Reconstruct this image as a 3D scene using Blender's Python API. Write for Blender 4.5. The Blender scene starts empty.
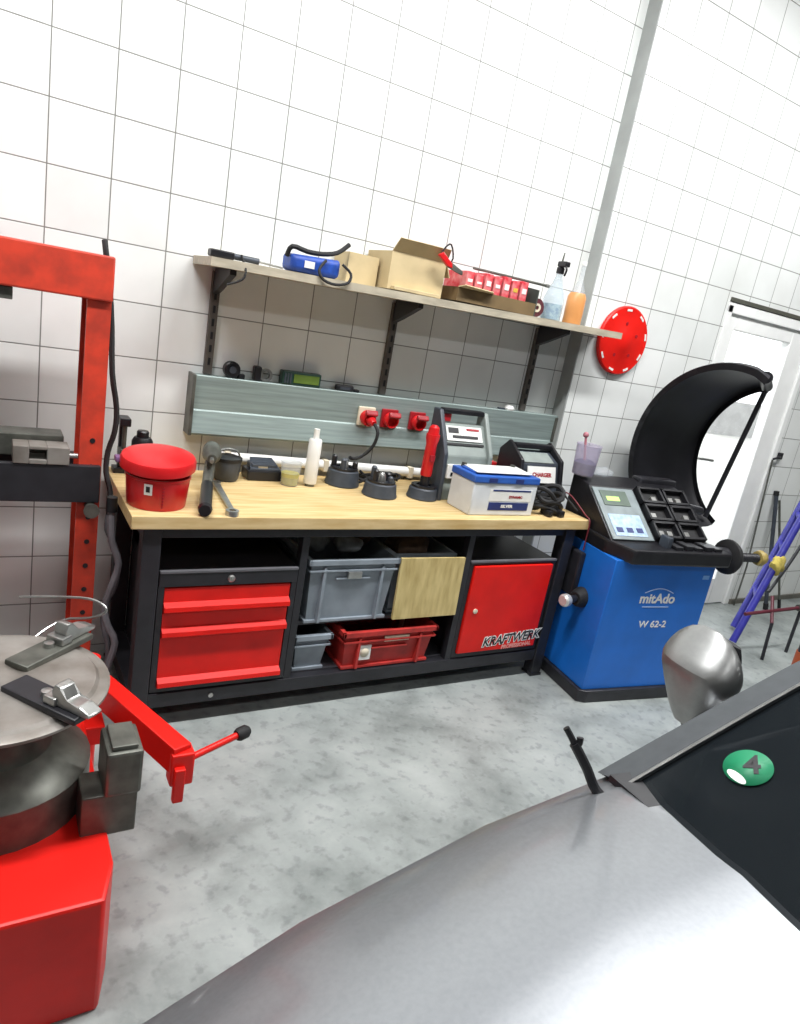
import bpy, bmesh, math, random
from mathutils import Vector, Matrix, Euler
random.seed(7)
COL = bpy.context.scene.collection
PI = math.pi

# ------------------------------------------------------------------ materials
def C(h):
    h = h.lstrip('#')
    v = [int(h[i:i+2], 16)/255 for i in (0, 2, 4)]
    return tuple((c/12.92 if c <= .04045 else ((c+.055)/1.055)**2.4) for c in v) + (1,)

MATS = {}
def mat(name, col, rough=.5, metal=0., var=.12, scale=14., bump=.05, stretch=None, coat=0., col2=None, spec=None):
    """principled material with procedural colour wear and a little bump"""
    if name in MATS: return MATS[name]
    m = bpy.data.materials.new(name); m.use_nodes = True
    nt = m.node_tree; N = nt.nodes; L = nt.links
    b = N['Principled BSDF']
    tc = N.new('ShaderNodeTexCoord'); mp = N.new('ShaderNodeMapping')
    L.new(tc.outputs['Object'], mp.inputs['Vector'])
    if stretch: mp.inputs['Scale'].default_value = stretch
    nz = N.new('ShaderNodeTexNoise'); nz.inputs['Scale'].default_value = scale; nz.inputs['Detail'].default_value = 6
    L.new(mp.outputs['Vector'], nz.inputs['Vector'])
    rp = N.new('ShaderNodeValToRGB')
    c = C(col)
    d = C(col2) if col2 else tuple(x*(1-var*1.6) for x in c[:3])+(1,)
    e = tuple(min(1, x*(1+var*.5)) for x in c[:3])+(1,)
    rp.color_ramp.elements[0].position = .3; rp.color_ramp.elements[0].color = d
    rp.color_ramp.elements[1].position = .62; rp.color_ramp.elements[1].color = c
    k = rp.color_ramp.elements.new(.8); k.color = e
    L.new(nz.outputs['Fac'], rp.inputs['Fac']); L.new(rp.outputs['Color'], b.inputs['Base Color'])
    b.inputs['Roughness'].default_value = rough; b.inputs['Metallic'].default_value = metal
    if spec is not None: b.inputs['Specular IOR Level'].default_value = spec
    if coat: b.inputs['Coat Weight'].default_value = coat; b.inputs['Coat Roughness'].default_value = .08
    if bump:
        bp = N.new('ShaderNodeBump'); bp.inputs['Strength'].default_value = bump; bp.inputs['Distance'].default_value = .004
        L.new(nz.outputs['Fac'], bp.inputs['Height']); L.new(bp.outputs['Normal'], b.inputs['Normal'])
    MATS[name] = m
    return m

def clear_mat(name, col, alpha=.35, rough=.08):
    """thin clear plastic or glass: part see-through, part glossy"""
    m = bpy.data.materials.new(name); m.use_nodes = True
    nt = m.node_tree; N = nt.nodes; L = nt.links
    out = N['Material Output']; b = N['Principled BSDF']
    nz = N.new('ShaderNodeTexNoise'); nz.inputs['Scale'].default_value = 9
    mx = N.new('ShaderNodeMix'); mx.data_type = 'RGBA'
    c = C(col); mx.inputs['A'].default_value = c; mx.inputs['B'].default_value = tuple(x*.9 for x in c[:3])+(1,)
    L.new(nz.outputs['Fac'], mx.inputs['Factor']); L.new(mx.outputs['Result'], b.inputs['Base Color'])
    b.inputs['Roughness'].default_value = rough
    tr = N.new('ShaderNodeBsdfTransparent'); tr.inputs['Color'].default_value = tuple(.6+.4*x for x in c[:3])+(1,)
    ms = N.new('ShaderNodeMixShader'); ms.inputs['Fac'].default_value = alpha
    L.new(tr.outputs[0], ms.inputs[1]); L.new(b.outputs[0], ms.inputs[2]); L.new(ms.outputs[0], out.inputs['Surface'])
    return m

def tile_mat(name, offx, offz, pitch=.2):
    m = bpy.data.materials.new(name); m.use_nodes = True
    nt = m.node_tree; N = nt.nodes; L = nt.links; b = N['Principled BSDF']
    tc = N.new('ShaderNodeTexCoord'); sp = N.new('ShaderNodeSeparateXYZ'); L.new(tc.outputs['Object'], sp.inputs[0])
    def mth(op, a, bb=None):
        n = N.new('ShaderNodeMath'); n.operation = op
        if hasattr(a, 'links') or isinstance(a, bpy.types.NodeSocket): L.new(a, n.inputs[0])
        else: n.inputs[0].default_value = a
        if bb is not None:
            if isinstance(bb, bpy.types.NodeSocket): L.new(bb, n.inputs[1])
            else: n.inputs[1].default_value = bb
        return n.outputs[0]
    cells = []; dist = []
    for s, off in ((sp.outputs['X'], offx), (sp.outputs['Z'], offz)):
        u = mth('DIVIDE', mth('SUBTRACT', s, off), pitch)
        f = mth('FRACT', u); cells.append(mth('FLOOR', u))
        dist.append(mth('MULTIPLY', mth('MINIMUM', f, mth('SUBTRACT', 1., f)), pitch))
    dmin = mth('MINIMUM', dist[0], dist[1])
    mr = N.new('ShaderNodeMapRange'); mr.inputs['From Min'].default_value = .0012; mr.inputs['From Max'].default_value = .0028
    L.new(dmin, mr.inputs['Value'])
    cb = N.new('ShaderNodeCombineXYZ'); L.new(cells[0], cb.inputs[0]); L.new(cells[1], cb.inputs[1])
    wn = N.new('ShaderNodeTexWhiteNoise'); wn.noise_dimensions = '3D'; L.new(cb.outputs[0], wn.inputs['Vector'])
    r1 = N.new('ShaderNodeValToRGB'); r1.color_ramp.elements[0].color = C('#dfe2e0'); r1.color_ramp.elements[1].color = C('#e9ebe9')
    L.new(wn.outputs['Value'], r1.inputs['Fac'])
    nz = N.new('ShaderNodeTexNoise'); nz.inputs['Scale'].default_value = 2.2; nz.inputs['Detail'].default_value = 5
    L.new(tc.outputs['Object'], nz.inputs['Vector'])
    r2 = N.new('ShaderNodeValToRGB'); r2.color_ramp.elements[0].color = (.88, .88, .87, 1); r2.color_ramp.elements[0].position = .3
    r2.color_ramp.elements[1].color = (1, 1, 1, 1); r2.color_ramp.elements[1].position = .6
    L.new(nz.outputs['Fac'], r2.inputs['Fac'])
    mu = N.new('ShaderNodeMix'); mu.data_type = 'RGBA'; mu.blend_type = 'MULTIPLY'; mu.inputs['Factor'].default_value = 1
    L.new(r1.outputs['Color'], mu.inputs['A']); L.new(r2.outputs['Color'], mu.inputs['B'])
    mx = N.new('ShaderNodeMix'); mx.data_type = 'RGBA'; L.new(mr.outputs[0], mx.inputs['Factor'])
    mx.inputs['A'].default_value = C('#73736f'); L.new(mu.outputs['Result'], mx.inputs['B'])
    L.new(mx.outputs['Result'], b.inputs['Base Color'])
    b.inputs['Roughness'].default_value = .38
    bp = N.new('ShaderNodeBump'); bp.inputs['Strength'].default_value = .4; bp.inputs['Distance'].default_value = .002
    L.new(mr.outputs[0], bp.inputs['Height']); L.new(bp.outputs['Normal'], b.inputs['Normal'])
    return m

def floor_mat():
    m = bpy.data.materials.new('worn_concrete'); m.use_nodes = True
    nt = m.node_tree; N = nt.nodes; L = nt.links; b = N['Principled BSDF']
    tc = N.new('ShaderNodeTexCoord')
    a = N.new('ShaderNodeTexNoise'); a.inputs['Scale'].default_value = 3.2; a.inputs['Detail'].default_value = 9; a.inputs['Roughness'].default_value = .62
    L.new(tc.outputs['Object'], a.inputs['Vector'])
    r = N.new('ShaderNodeValToRGB'); e = r.color_ramp.elements
    e[0].position = .3; e[0].color = C('#707674'); e[1].position = .72; e[1].color = C('#a6aba9')
    k = e.new(.5); k.color = C('#929896')
    L.new(a.outputs['Fac'], r.inputs['Fac'])
    s = N.new('ShaderNodeTexNoise'); s.inputs['Scale'].default_value = 26; s.inputs['Detail'].default_value = 4
    L.new(tc.outputs['Object'], s.inputs['Vector'])
    r2 = N.new('ShaderNodeValToRGB'); r2.color_ramp.elements[0].position = .34; r2.color_ramp.elements[0].color = (.72, .72, .73, 1)
    r2.color_ramp.elements[1].position = .46; r2.color_ramp.elements[1].color = (1, 1, 1, 1)
    L.new(s.outputs['Fac'], r2.inputs['Fac'])
    mu = N.new('ShaderNodeMix'); mu.data_type = 'RGBA'; mu.blend_type = 'MULTIPLY'; mu.inputs['Factor'].default_value = .8
    L.new(r.outputs['Color'], mu.inputs['A']); L.new(r2.outputs['Color'], mu.inputs['B'])
    L.new(mu.outputs['Result'], b.inputs['Base Color'])
    b.inputs['Roughness'].default_value = .45
    bp = N.new('ShaderNodeBump'); bp.inputs['Strength'].default_value = .15; bp.inputs['Distance'].default_value = .005
    L.new(a.outputs['Fac'], bp.inputs['Height']); L.new(bp.outputs['Normal'], b.inputs['Normal'])
    return m

def emit_mat(name, col, s):
    m = bpy.data.materials.new(name); m.use_nodes = True
    b = m.node_tree.nodes['Principled BSDF']; b.inputs['Base Color'].default_value = C(col)
    b.inputs['Emission Color'].default_value = C(col); b.inputs['Emission Strength'].default_value = s
    return m

BLACK = mat('black_powder_coat', '#26262b', .42, 0, .2, 20)
BLACKPL = mat('black_plastic', '#1b1b1f', .38, 0, .2, 30)
GREYBLK = mat('charcoal_plastic', '#3d434c', .45, 0, .15, 30)
RUBBER = mat('black_rubber', '#19191b', .7, 0, .2, 30)
RED = mat('red_paint', '#dc1a12', .4, 0, .1, 9, .03, spec=.35)
REDPRESS = mat('worn_red_orange_paint', '#d03e27', .5, 0, .2, 16, .12, None, 0, '#ab3524')
REDPL = mat('red_plastic', '#cf1a1f', .32, 0, .1, 10, .02)
REDCRATE = mat('faded_red_plastic', '#b9302b', .55, 0, .25, 18, .08)
DARKRED = mat('dark_red_plastic', '#a01a24', .4, 0, .15, 18)
WOOD = mat('beech_worktop', '#d8bf8d', .5, 0, .18, 5, .06, (1.2, 14, 6), 0, '#c0a067')
PLY = mat('plywood', '#c9b67e', .6, 0, .2, 6, .05, (6, 6, 1.2), 0, '#a8935c')
SHELFW = mat('pale_laminated_board', '#b9b09c', .55, 0, .2, 9, .05, (1, 8, 4))
CARD = mat('beige_cardboard', '#cdb98f', .8, 0, .12, 7, .05)
CARDDK = mat('brown_cardboard', '#75603f', .8, 0, .25, 9, .05)
GALV = mat('galvanised_steel', '#94a3a0', .42, .35, .16, 7, .05, (.6, 4, 14))
STEEL = mat('bright_steel', '#b9b9b6', .3, .85, .2, 18, .05)
DKSTEEL = mat('dull_grey_steel', '#6f7069', .45, .6, .3, 16, .1)
TURN = mat('scuffed_turntable_steel', '#9b9690', .45, .45, .35, 8, .12, None, 0, '#6f675f')
CHROME = mat('chrome', '#dcdcdc', .12, 1, .05, 8, 0)
GREYPL = mat('grey_crate_plastic', '#8c969f', .5, 0, .14, 12, .05)
GREYGRN = mat('grey_green_housing', '#8a938f', .45, 0, .12, 14, .04)
BLUE = mat('blue_paint', '#1a6dcc', .36, 0, .12, 5, .03)
BLUEDK = mat('blue_violet_paint', '#34349a', .4, 0, .2, 14, .05)
BLUEBAT = mat('blue_battery_lid', '#2f5fb4', .4, 0, .12, 14, .03)
BLUECB = mat('blue_cable_cover', '#1c49a8', .5, 0, .3, 30, .15)
WHITEBAT = mat('white_battery_case', '#d5d9dc', .4, 0, .08, 10, .02)
WHITE = mat('white_plastic', '#e6e6e2', .4, 0, .06, 10, .02)
FRAMEW = mat('white_lacquered_aluminium', '#f0f1ef', .35, 0, .04, 8, .01)
CREAM = mat('cream_plastic', '#dcd2bb', .5, 0, .1, 12, .02)
SILVERP = mat('silver_car_paint', '#8f9296', .34, .75, .05, 120, .0, None, .6)
CARDK = mat('dark_grey_trim', '#44484c', .38, .2, .1, 40, .02)
NAVY = mat('navy_print', '#26346e', .45, 0, .1, 20, 0)
YELLOW = mat('yellow_plastic', '#d9b44a', .45, 0, .1, 14, .03)
ORANGE = mat('orange_liquid_bottle', '#dd9a5c', .35, 0, .1, 8, .02)
OLIVE = mat('yellow_green_liquid', '#b8ad10', .25, 0, .1, 10, 0)
GREEN = mat('green_sticker', '#0b7f55', .5, 0, .05, 10, 0)
LCD = mat('green_display', '#5d7434', .2, 0, .1, 12, 0)
DKGREEN = mat('dark_green_housing', '#1d3b32', .4, 0, .1, 12, .02)
BROWN = mat('brown_cloth', '#5a4636', .9, 0, .3, 30, .3)
GREYCLOTH = mat('grey_cloth', '#8f9395', .9, 0, .25, 30, .3)
PURPLE = mat('mauve_rubber', '#7d5a86', .5, 0, .15, 20, .03)
GREYHOSE = mat('grey_rubber_hose', '#6a666b', .6, 0, .2, 20, .03)
GLASS = clear_mat('window_glass', '#ffffff', .06, .03)
CARGLASS = clear_mat('tinted_windscreen', '#1d2226', .72, .06)
CLEARPL = clear_mat('clear_plastic', '#e8ecf0', .2, .12)
CLEARBLUE = clear_mat('bluish_clear_plastic', '#d5e2ea', .3, .12)
CLEARMAUVE = clear_mat('mauve_clear_plastic', '#d8d2e2', .3, .15)

# ------------------------------------------------------------------ mesh builder
class MB:
    def __init__(s): s.bm = bmesh.new(); s.mats = []; s.cur = 0
    def use(s, m):
        if m not in s.mats: s.mats.append(m)
        s.cur = s.mats.index(m); return s
    def _mark(s, geom_faces):
        for f in geom_faces: f.material_index = s.cur
    def _new(s):
        return set(s.bm.faces)
    def _fin(s, old, soft=None):
        for f in s.bm.faces:
            if f not in old:
                f.material_index = s.cur
                f.smooth = soft is None or f in soft
    def box(s, x0, x1, y0, y1, z0, z1, bev=0., rot=None, seg=2):
        old = set(s.bm.faces)
        r = bmesh.ops.create_cube(s.bm, size=1)
        soft = set()
        vs = r['verts']; c = Vector(((x0+x1)/2, (y0+y1)/2, (z0+z1)/2))
        for v in vs: v.co = Vector((v.co.x*(x1-x0), v.co.y*(y1-y0), v.co.z*(z1-z0)))
        if bev:
            es = list({e for v in vs for e in v.link_edges})
            rr = bmesh.ops.bevel(s.bm, geom=es, offset=bev, segments=seg, profile=.5, affect='EDGES')
            soft = set(rr['faces'])
            vs = list({v for f in s.bm.faces if f not in old for v in f.verts})
        M = Matrix.Translation(c) @ (rot.to_matrix().to_4x4() if rot is not None else Matrix())
        for v in vs: v.co = M @ v.co
        s._fin(old, soft); return s
    def rings(s, rings, cap0=True, cap1=True, closed=True):
        """loft a list of closed point rings"""
        old = set(s.bm.faces)
        R = [[s.bm.verts.new(p) for p in r] for r in rings]
        n = len(R[0])
        for a, b in zip(R, R[1:]):
            for i in range(n if closed else n-1):
                j = (i+1) % n
                s.bm.faces.new((a[i], a[j], b[j], b[i]))
        if cap0: s.bm.faces.new(list(reversed(R[0])))
        if cap1: s.bm.faces.new(R[-1])
        s._fin(old); return s
    def cyl(s, p, q, r, r2=None, n=20, caps=True):
        p = Vector(p); q = Vector(q); r2 = r if r2 is None else r2
        d = (q-p).normalized(); a = d.orthogonal().normalized(); b = d.cross(a)
        ring = lambda c, rr: [c+(a*math.cos(2*PI*i/n)+b*math.sin(2*PI*i/n))*rr for i in range(n)]
        return s.rings([ring(p, r), ring(q, r2)], caps, caps)
    def lathe(s, prof, c=(0, 0, 0), axis=(0, 0, 1), n=28, cap0=True, cap1=True):
        """prof: list of (radius, height)"""
        c = Vector(c); d = Vector(axis).normalized(); a = d.orthogonal().normalized(); b = d.cross(a)
        rs = [[c+d*h+(a*math.cos(2*PI*i/n)+b*math.sin(2*PI*i/n))*max(r, 1e-4) for i in range(n)] for r, h in prof]
        return s.rings(rs, cap0, cap1)
    def tube(s, pts, r, n=8, smooth=3):
        P = [Vector(p) for p in pts]
        if smooth and len(P) > 2:
            Q = []
            for i in range(len(P)-1):
                p0 = P[max(0, i-1)]; p1 = P[i]; p2 = P[i+1]; p3 = P[min(len(P)-1, i+2)]
                for k in range(smooth):
                    t = k/smooth
                    Q.append(.5*((2*p1)+(p2-p0)*t+(2*p0-5*p1+4*p2-p3)*t*t+(3*p1-p0-3*p2+p3)*t**3))
            Q.append(P[-1]); P = Q
        rs = []; prev = None
        for i, p in enumerate(P):
            d = (P[min(i+1, len(P)-1)]-P[max(i-1, 0)])
            if d.length < 1e-9: d = Vector((0, 0, 1))
            d.normalize()
            if prev is None: a = d.orthogonal().normalized()
            else:
                a = prev-d*prev.dot(d)
                a = a.normalized() if a.length > 1e-6 else d.orthogonal().normalized()
            prev = a; b = d.cross(a)
            rr = r(i/(len(P)-1)) if callable(r) else r
            rs.append([p+(a*math.cos(2*PI*k/n)+b*math.sin(2*PI*k/n))*rr for k in range(n)])
        return s.rings(rs)
    def prism(s, poly, vec, bev=0.):
        """closed polygon of 3D points extruded along vec"""
        old = set(s.bm.faces); v = Vector(vec)
        a = [Vector(p) for p in poly]; b = [p+v for p in a]
        A = [s.bm.verts.new(p) for p in a]; B = [s.bm.verts.new(p) for p in b]
        n = len(A)
        fs = [s.bm.faces.new(A), s.bm.faces.new(list(reversed(B)))]
        for i in range(n): fs.append(s.bm.faces.new((A[(i+1) % n], A[i], B[i], B[(i+1) % n])))
        soft = set()
        if bev:
            es = list({e for f in fs for e in f.edges})
            soft = set(bmesh.ops.bevel(s.bm, geom=es, offset=bev, segments=2, profile=.5, affect='EDGES')['faces'])
        s._fin(old, None if n > 14 else soft); return s
    def ball(s, c, r, sc=(1, 1, 1), n=20):
        old = set(s.bm.faces)
        q = bmesh.ops.create_uvsphere(s.bm, u_segments=n, v_segments=n//2, radius=r)
        for v in q['verts']: v.co = Vector((v.co.x*sc[0], v.co.y*sc[1], v.co.z*sc[2]))+Vector(c)
        s._fin(old); return s
    def tray(s, x0, x1, y0, y1, z0, z1, t, taper=0., floor_t=None):
        """open box with wall thickness t; taper = how much narrower the base is on each side"""
        ft = floor_t or t
        r = lambda i, z, k: [Vector((x0+i+k, y0+i+k, z)), Vector((x1-i-k, y0+i+k, z)), Vector((x1-i-k, y1-i-k, z)), Vector((x0+i+k, y1-i-k, z))]
        return s.rings([r(0, z0, taper), r(0, z1, 0), r(t, z1, 0), r(t, z0+ft, taper)])
    def build(s, name, m=None, parent=None, smooth=35, label=None):
        bmesh.ops.remove_doubles(s.bm, verts=s.bm.verts, dist=1e-6)
        bmesh.ops.recalc_face_normals(s.bm, faces=s.bm.faces)
        if parent is not None:
            W = parent.get('_w')
            M = (Matrix.Translation(parent.location) @ parent.rotation_euler.to_matrix().to_4x4()).inverted() if parent.get('world_authored') else Matrix()
            if parent.parent is not None: M = M @ Matrix()
            s.bm.transform(M)
        me = bpy.data.meshes.new(name); s.bm.to_mesh(me); s.bm.free()
        o = bpy.data.objects.new(name, me); COL.objects.link(o)
        for k in (s.mats if s.mats else [m]): me.materials.append(k)
        if smooth:
            fl = [p.use_smooth for p in me.polygons]
            me.set_sharp_from_angle(angle=math.radians(smooth))
            me.polygons.foreach_set('use_smooth', fl)
        if parent is not None: o.parent = parent
        if label: o['label'] = label
        return o

def tag(o, label, cat, group=None):
    o['label'] = label; o['category'] = cat
    if group: o['group'] = group
    return o
def thing(name, label, cat, loc=(0, 0, 0), rz=0, group=None, world=True):
    """Empty at the thing's base; with world=True its parts are authored in room coordinates"""
    o = bpy.data.objects.new(name, None); COL.objects.link(o); o.empty_display_size = .05
    o.location = loc; o.rotation_euler = (0, 0, rz)
    if world: o['world_authored'] = 1
    return tag(o, label, cat, group)
def sub(mb, name, m, part, root):
    """sub-part under a part (part has identity transform inside root)"""
    if root.get('world_authored'):
        M = (Matrix.Translation(root.location) @ root.rotation_euler.to_matrix().to_4x4()).inverted()
        mb.bm.transform(M)
    o = mb.build(name, m, None); o.parent = part; return o
def struct(name, mb, m):
    o = mb.build(name, m, None, smooth=None); o.data.polygons.foreach_set('use_smooth', [False]*len(o.data.polygons)); o['kind'] = 'structure'; return o
def dup(root, loc, rz, label, group=None):
    r = root.copy(); COL.objects.link(r); r.location = loc; r.rotation_euler = (0, 0, rz); r['label'] = label
    if group: r['group'] = group
    for ch in list(root.children):
        c = ch.copy(); COL.objects.link(c); c.parent = r
        for g in ch.children:
            d = g.copy(); COL.objects.link(d); d.parent = c
    return r
def text_part(name, body, size, m, parent, M, bold=0., shear=0., extrude=.0006, sx=1., root=None):
    cu = bpy.data.curves.new(name, 'FONT'); cu.body = body; cu.size = size; cu.extrude = extrude
    cu.offset = bold; cu.shear = shear; cu.align_x = 'CENTER'; cu.align_y = 'CENTER'; cu.space_character = 1.0
    t = bpy.data.objects.new(name, cu); COL.objects.link(t)
    bpy.context.view_layer.update()
    me = bpy.data.meshes.new_from_object(t.evaluated_get(bpy.context.evaluated_depsgraph_get()))
    bpy.data.objects.remove(t); bpy.data.curves.remove(cu)
    me.transform(M @ Matrix.Diagonal((sx, 1, 1, 1)))
    r = root or parent
    if r is not None and r.get('world_authored'):
        me.transform((Matrix.Translation(r.location) @ r.rotation_euler.to_matrix().to_4x4()).inverted())
    me.materials.clear(); me.materials.append(m)
    o = bpy.data.objects.new(name, me); COL.objects.link(o); o.parent = parent
    return o
def face_front(x, y, z, rz=0, tilt=PI/2):
    return Matrix.Translation((x, y, z)) @ Matrix.Rotation(rz, 4, 'Z') @ Matrix.Rotation(tilt, 4, 'X')

# ------------------------------------------------------------------ camera
cam_d = bpy.data.cameras.new('camera'); cam = bpy.data.objects.new('camera', cam_d); COL.objects.link(cam)
cam_d.sensor_fit = 'HORIZONTAL'; cam_d.sensor_width = 36; cam_d.lens = 693.795*36/800
cam_d.clip_start = .02
r_ = (0.85570102, -0.48696984, 0.17503183); d_ = (0.01331036, -0.31742012, -0.9481916); f_ = (0.51729933, 0.81369825, -0.26513498)
cam.matrix_world = Matrix(((r_[0], -d_[0], -f_[0], -0.17206), (r_[1], -d_[1], -f_[1], -2.80879), (r_[2], -d_[2], -f_[2], 1.54809), (0, 0, 0, 1)))
bpy.context.scene.camera = cam

# ------------------------------------------------------------------ room
TILE = tile_mat('white_wall_tiles', 0.0, .03)
TILE2 = tile_mat('white_wall_tiles_step', .104, .03)
PAINT = mat('grey_wall_paint', '#8a8a86', .7, 0, .06, 3, .02)
struct('floor', MB().box(-3.2, 7.5, -7.5, .25, -.12, 0), floor_mat())
struct('wall_back', MB().box(-3.2, 2.46, 0, .25, 0, 3.8), TILE)
w = MB()
w.box(2.46, 3.53, -.08, .01, 0, 3.8); w.box(3.53, 4.47, -.08, .01, 2.0, 3.8); w.box(4.47, 7.5, -.08, .01, 0, 3.8)
struct('wall_right', w, TILE2)
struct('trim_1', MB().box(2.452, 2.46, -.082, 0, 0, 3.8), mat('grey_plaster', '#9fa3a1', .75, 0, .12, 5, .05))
struct('wall_left', MB().box(-3.4, -3.2, -7.5, .25, 0, 3.8), PAINT)
struct('wall_side', MB().box(7.5, 7.7, -7.5, .25, 0, 3.8), PAINT)
struct('wall_front', MB().box(-3.4, 7.7, -7.7, -7.5, 0, 3.8), PAINT)  # unseen wall, added to close the front against the bright sky light
struct('ceiling', MB().box(-3.4, 7.7, -7.5, .25, 3.8, 4.0), PAINT)
struct('baseboard_right', MB().box(4.48, 7.5, -.095, -.08, 0, .035), mat('dark_grey_skirting', '#6c6a62', .6))
struct('ground_outside', MB().box(-1, 40, .25, 26, -.2, -.03), mat('pale_yard_paving', '#b9b8b2', .8, 0, .1, 3))
struct('yard_wall', MB().box(17.3, 30, 9.7, 9.9, -.03, .95), mat('grey_yard_wall', '#9a9a98', .8, 0, .15, 3))

# door: white aluminium frame, glazed leaf
fr = MB().use(FRAMEW)
fr.box(3.53, 3.575, -.085, .02, 0, 1.96, .004); fr.box(4.425, 4.47, -.085, .02, 0, 1.96, .004); fr.box(3.53, 4.47, -.085, .02, 1.915, 1.975, .004)
fr.use(mat('dark_door_head_strip', '#4d4d44', .7)).box(3.53, 4.6, -.09, .0, 1.977, 2.0)  # thin dark strip above the door frame
door = struct('door_1', fr, None)
lf = MB().use(FRAMEW)
lf.box(3.58, 3.655, -.07, -.01, .01, 1.91, .005); lf.box(4.25, 4.42, -.07, -.01, .01, 1.91, .005)
lf.box(3.655, 4.25, -.07, -.01, 1.83, 1.91, .005); lf.box(3.655, 4.25, -.07, -.01, .01, .2, .005)
leaf = lf.build('door_leaf', None, door)
MB().box(3.65, 4.255, -.043, -.037, .195, 1.835).build('glass_pane', GLASS, leaf)
MB().box(3.602, 3.634, -.082, -.07, .93, 1.1, .004).tube([(3.618, -.08, 1.05), (3.618, -.125, 1.05), (3.66, -.13, 1.05), (3.74, -.13, 1.045)], .009).build('door_handle', STEEL, leaf)

# ceiling lamps (out of view, they light the room)
LAMPW = emit_mat('lamp_diffuser', '#ffffff', 6)
def ceiling_lamp(x, y, label, p):
    t = thing('ceiling_lamp', label, 'ceiling light', (x, y, 3.8), 0, 'ceiling lamps', False)
    MB().box(-.75, .75, -.09, .09, -.08, 0, .01).build('housing', WHITE, t)
    MB().box(-.73, .73, -.075, .075, -.095, -.08, .005).build('diffuser', LAMPW, t)
    L = bpy.data.lights.new('lamp_light', 'AREA'); L.shape = 'RECTANGLE'; L.size = 1.5; L.size_y = .2; L.energy = p; L.color = (1, 1, 1)
    o = bpy.data.objects.new('lamp_light', L); COL.objects.link(o); o.parent = t; o.location = (0, 0, -.11)
for i, (x, y, p) in enumerate(((-.4, -1.45, 70), (1.6, -1.45, 66), (3.6, -1.45, 60), (-.4, -4.2, 10), (1.6, -4.2, 10), (3.6, -4.2, 10))):
    ceiling_lamp(x, y, 'long white ceiling lamp %s, above the %s' % (('at the left', 'in the middle', 'at the right')[i % 3], 'workbench' if i < 3 else 'car'), p)

# world: bright overcast sky
wd = bpy.data.worlds.new('sky'); bpy.context.scene.world = wd; wd.use_nodes = True
bg = wd.node_tree.nodes['Background']; bg.inputs['Color'].default_value = (.93, .97, 1, 1); bg.inputs['Strength'].default_value = 2.2

# ------------------------------------------------------------------ workbench
b = thing('workbench', 'black steel workbench with thick pale beech worktop against the tiled wall', 'workbench', (1.25, -.33, 0))
MB().box(.235, 2.255, -.63, -.03, .765, .81, .003).build('worktop', WOOD, b, label='pale beech worktop')
for (x, y) in ((.277, -.612), (2.138, -.612), (.277, -.11), (2.138, -.11)):
    l = MB().box(x, x+.06, y, y+.06, .012, .765, .003)
    l.box(x-.004, x+.064, y-.004, y+.064, 0, .012, .002)
    l.build('leg', BLACK, b)
MB().box(.337, 2.138, -.60, -.565, .725, .765, .003).box(.337, 2.138, -.10, -.06, .725, .765).box(.277, .337, -.552, -.11, .725, .765).box(2.138, 2.198, -.552, -.11, .725, .765).build('apron', BLACK, b)
MB().box(.337, 2.138, -.605, -.565, .085, .14, .003).box(.337, 2.138, -.1, -.06, .085, .14).box(.277, .337, -.552, -.11, .085, .14).box(2.138, 2.198, -.552, -.11, .085, .14).build('bottom_rail', BLACK, b)
MB().box(.337, 2.138, -.565, -.10, .125, .145).build('bottom_shelf', mat('grey_sheet_shelf', '#3b3b40', .45), b)
MB().box(.84, 1.632, -.56, -.08, .345, .362, .002).build('middle_shelf', BLACK, b)
for x0, x1 in ((.842, .87), (1.604, 1.632)):
    for y0 in (-.60, -.1): MB().box(x0, x1, y0, y0+.04, .14, .725).build('divider_post', BLACK, b)
MB().box(.35, 1.96, -.06, -.052, .14, .765).build('back_panel', BLACK, b)
MB().cyl((.56, -.606, .112), (.56, -.611, .112), .009, n=14).build('rail_screw', STEEL, b)

# drawer cabinet
t = thing('drawer_cabinet', 'black tool cabinet with three red drawers under the left end of the bench', 'tool cabinet', (.6, -.35, .145))
cb = MB().use(BLACK)
cb.box(.342, .362, -.60, -.12, .1455, .602).box(.82, .84, -.60, -.12, .1455, .602).box(.362, .82, -.60, -.12, .145, .165).box(.362, .82, -.14, -.12, .165, .548)
cb.box(.342, .84, -.602, -.12, .548, .604, .003)
cb.use(mat('cabinet_edge_highlight', '#6b6b70', .4, .2)).box(.343, .839, -.605, -.59, .598, .608, .002)  # paler grey strip paints in the highlight along the top edge
cb.build('body', None, t)
MB().lathe([(.0, 0), (.013, 0), (.013, .006), (.009, .009), (0, .009)], (.588, -.602, .574), (0, -1, 0)).box(.586, .59, -.613, -.61, .566, .582).build('keylock', STEEL, t)
def drawer(z0, z1, x0=.364, x1=.817):
    # sheet front with a folded pull lip along the bottom edge
    pr = [(-.575, z1), (-.597, z1-.004), (-.597, z0+.034), (-.618, z0+.022), (-.620, z0+.006), (-.612, z0), (-.575, z0)]
    return MB().prism([(x0, y, z) for y, z in pr], (x1-x0, 0, 0))
for z0, z1 in ((.456, .545), (.362, .452), (.166, .358)):
    d = drawer(z0, z1).build('drawer', RED, t, 25)
    m = MB().box(.375, .806, -.57, -.16, z0+.01, z1-.02); sub(m, 'drawer_box', BLACK, d, t)

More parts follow.
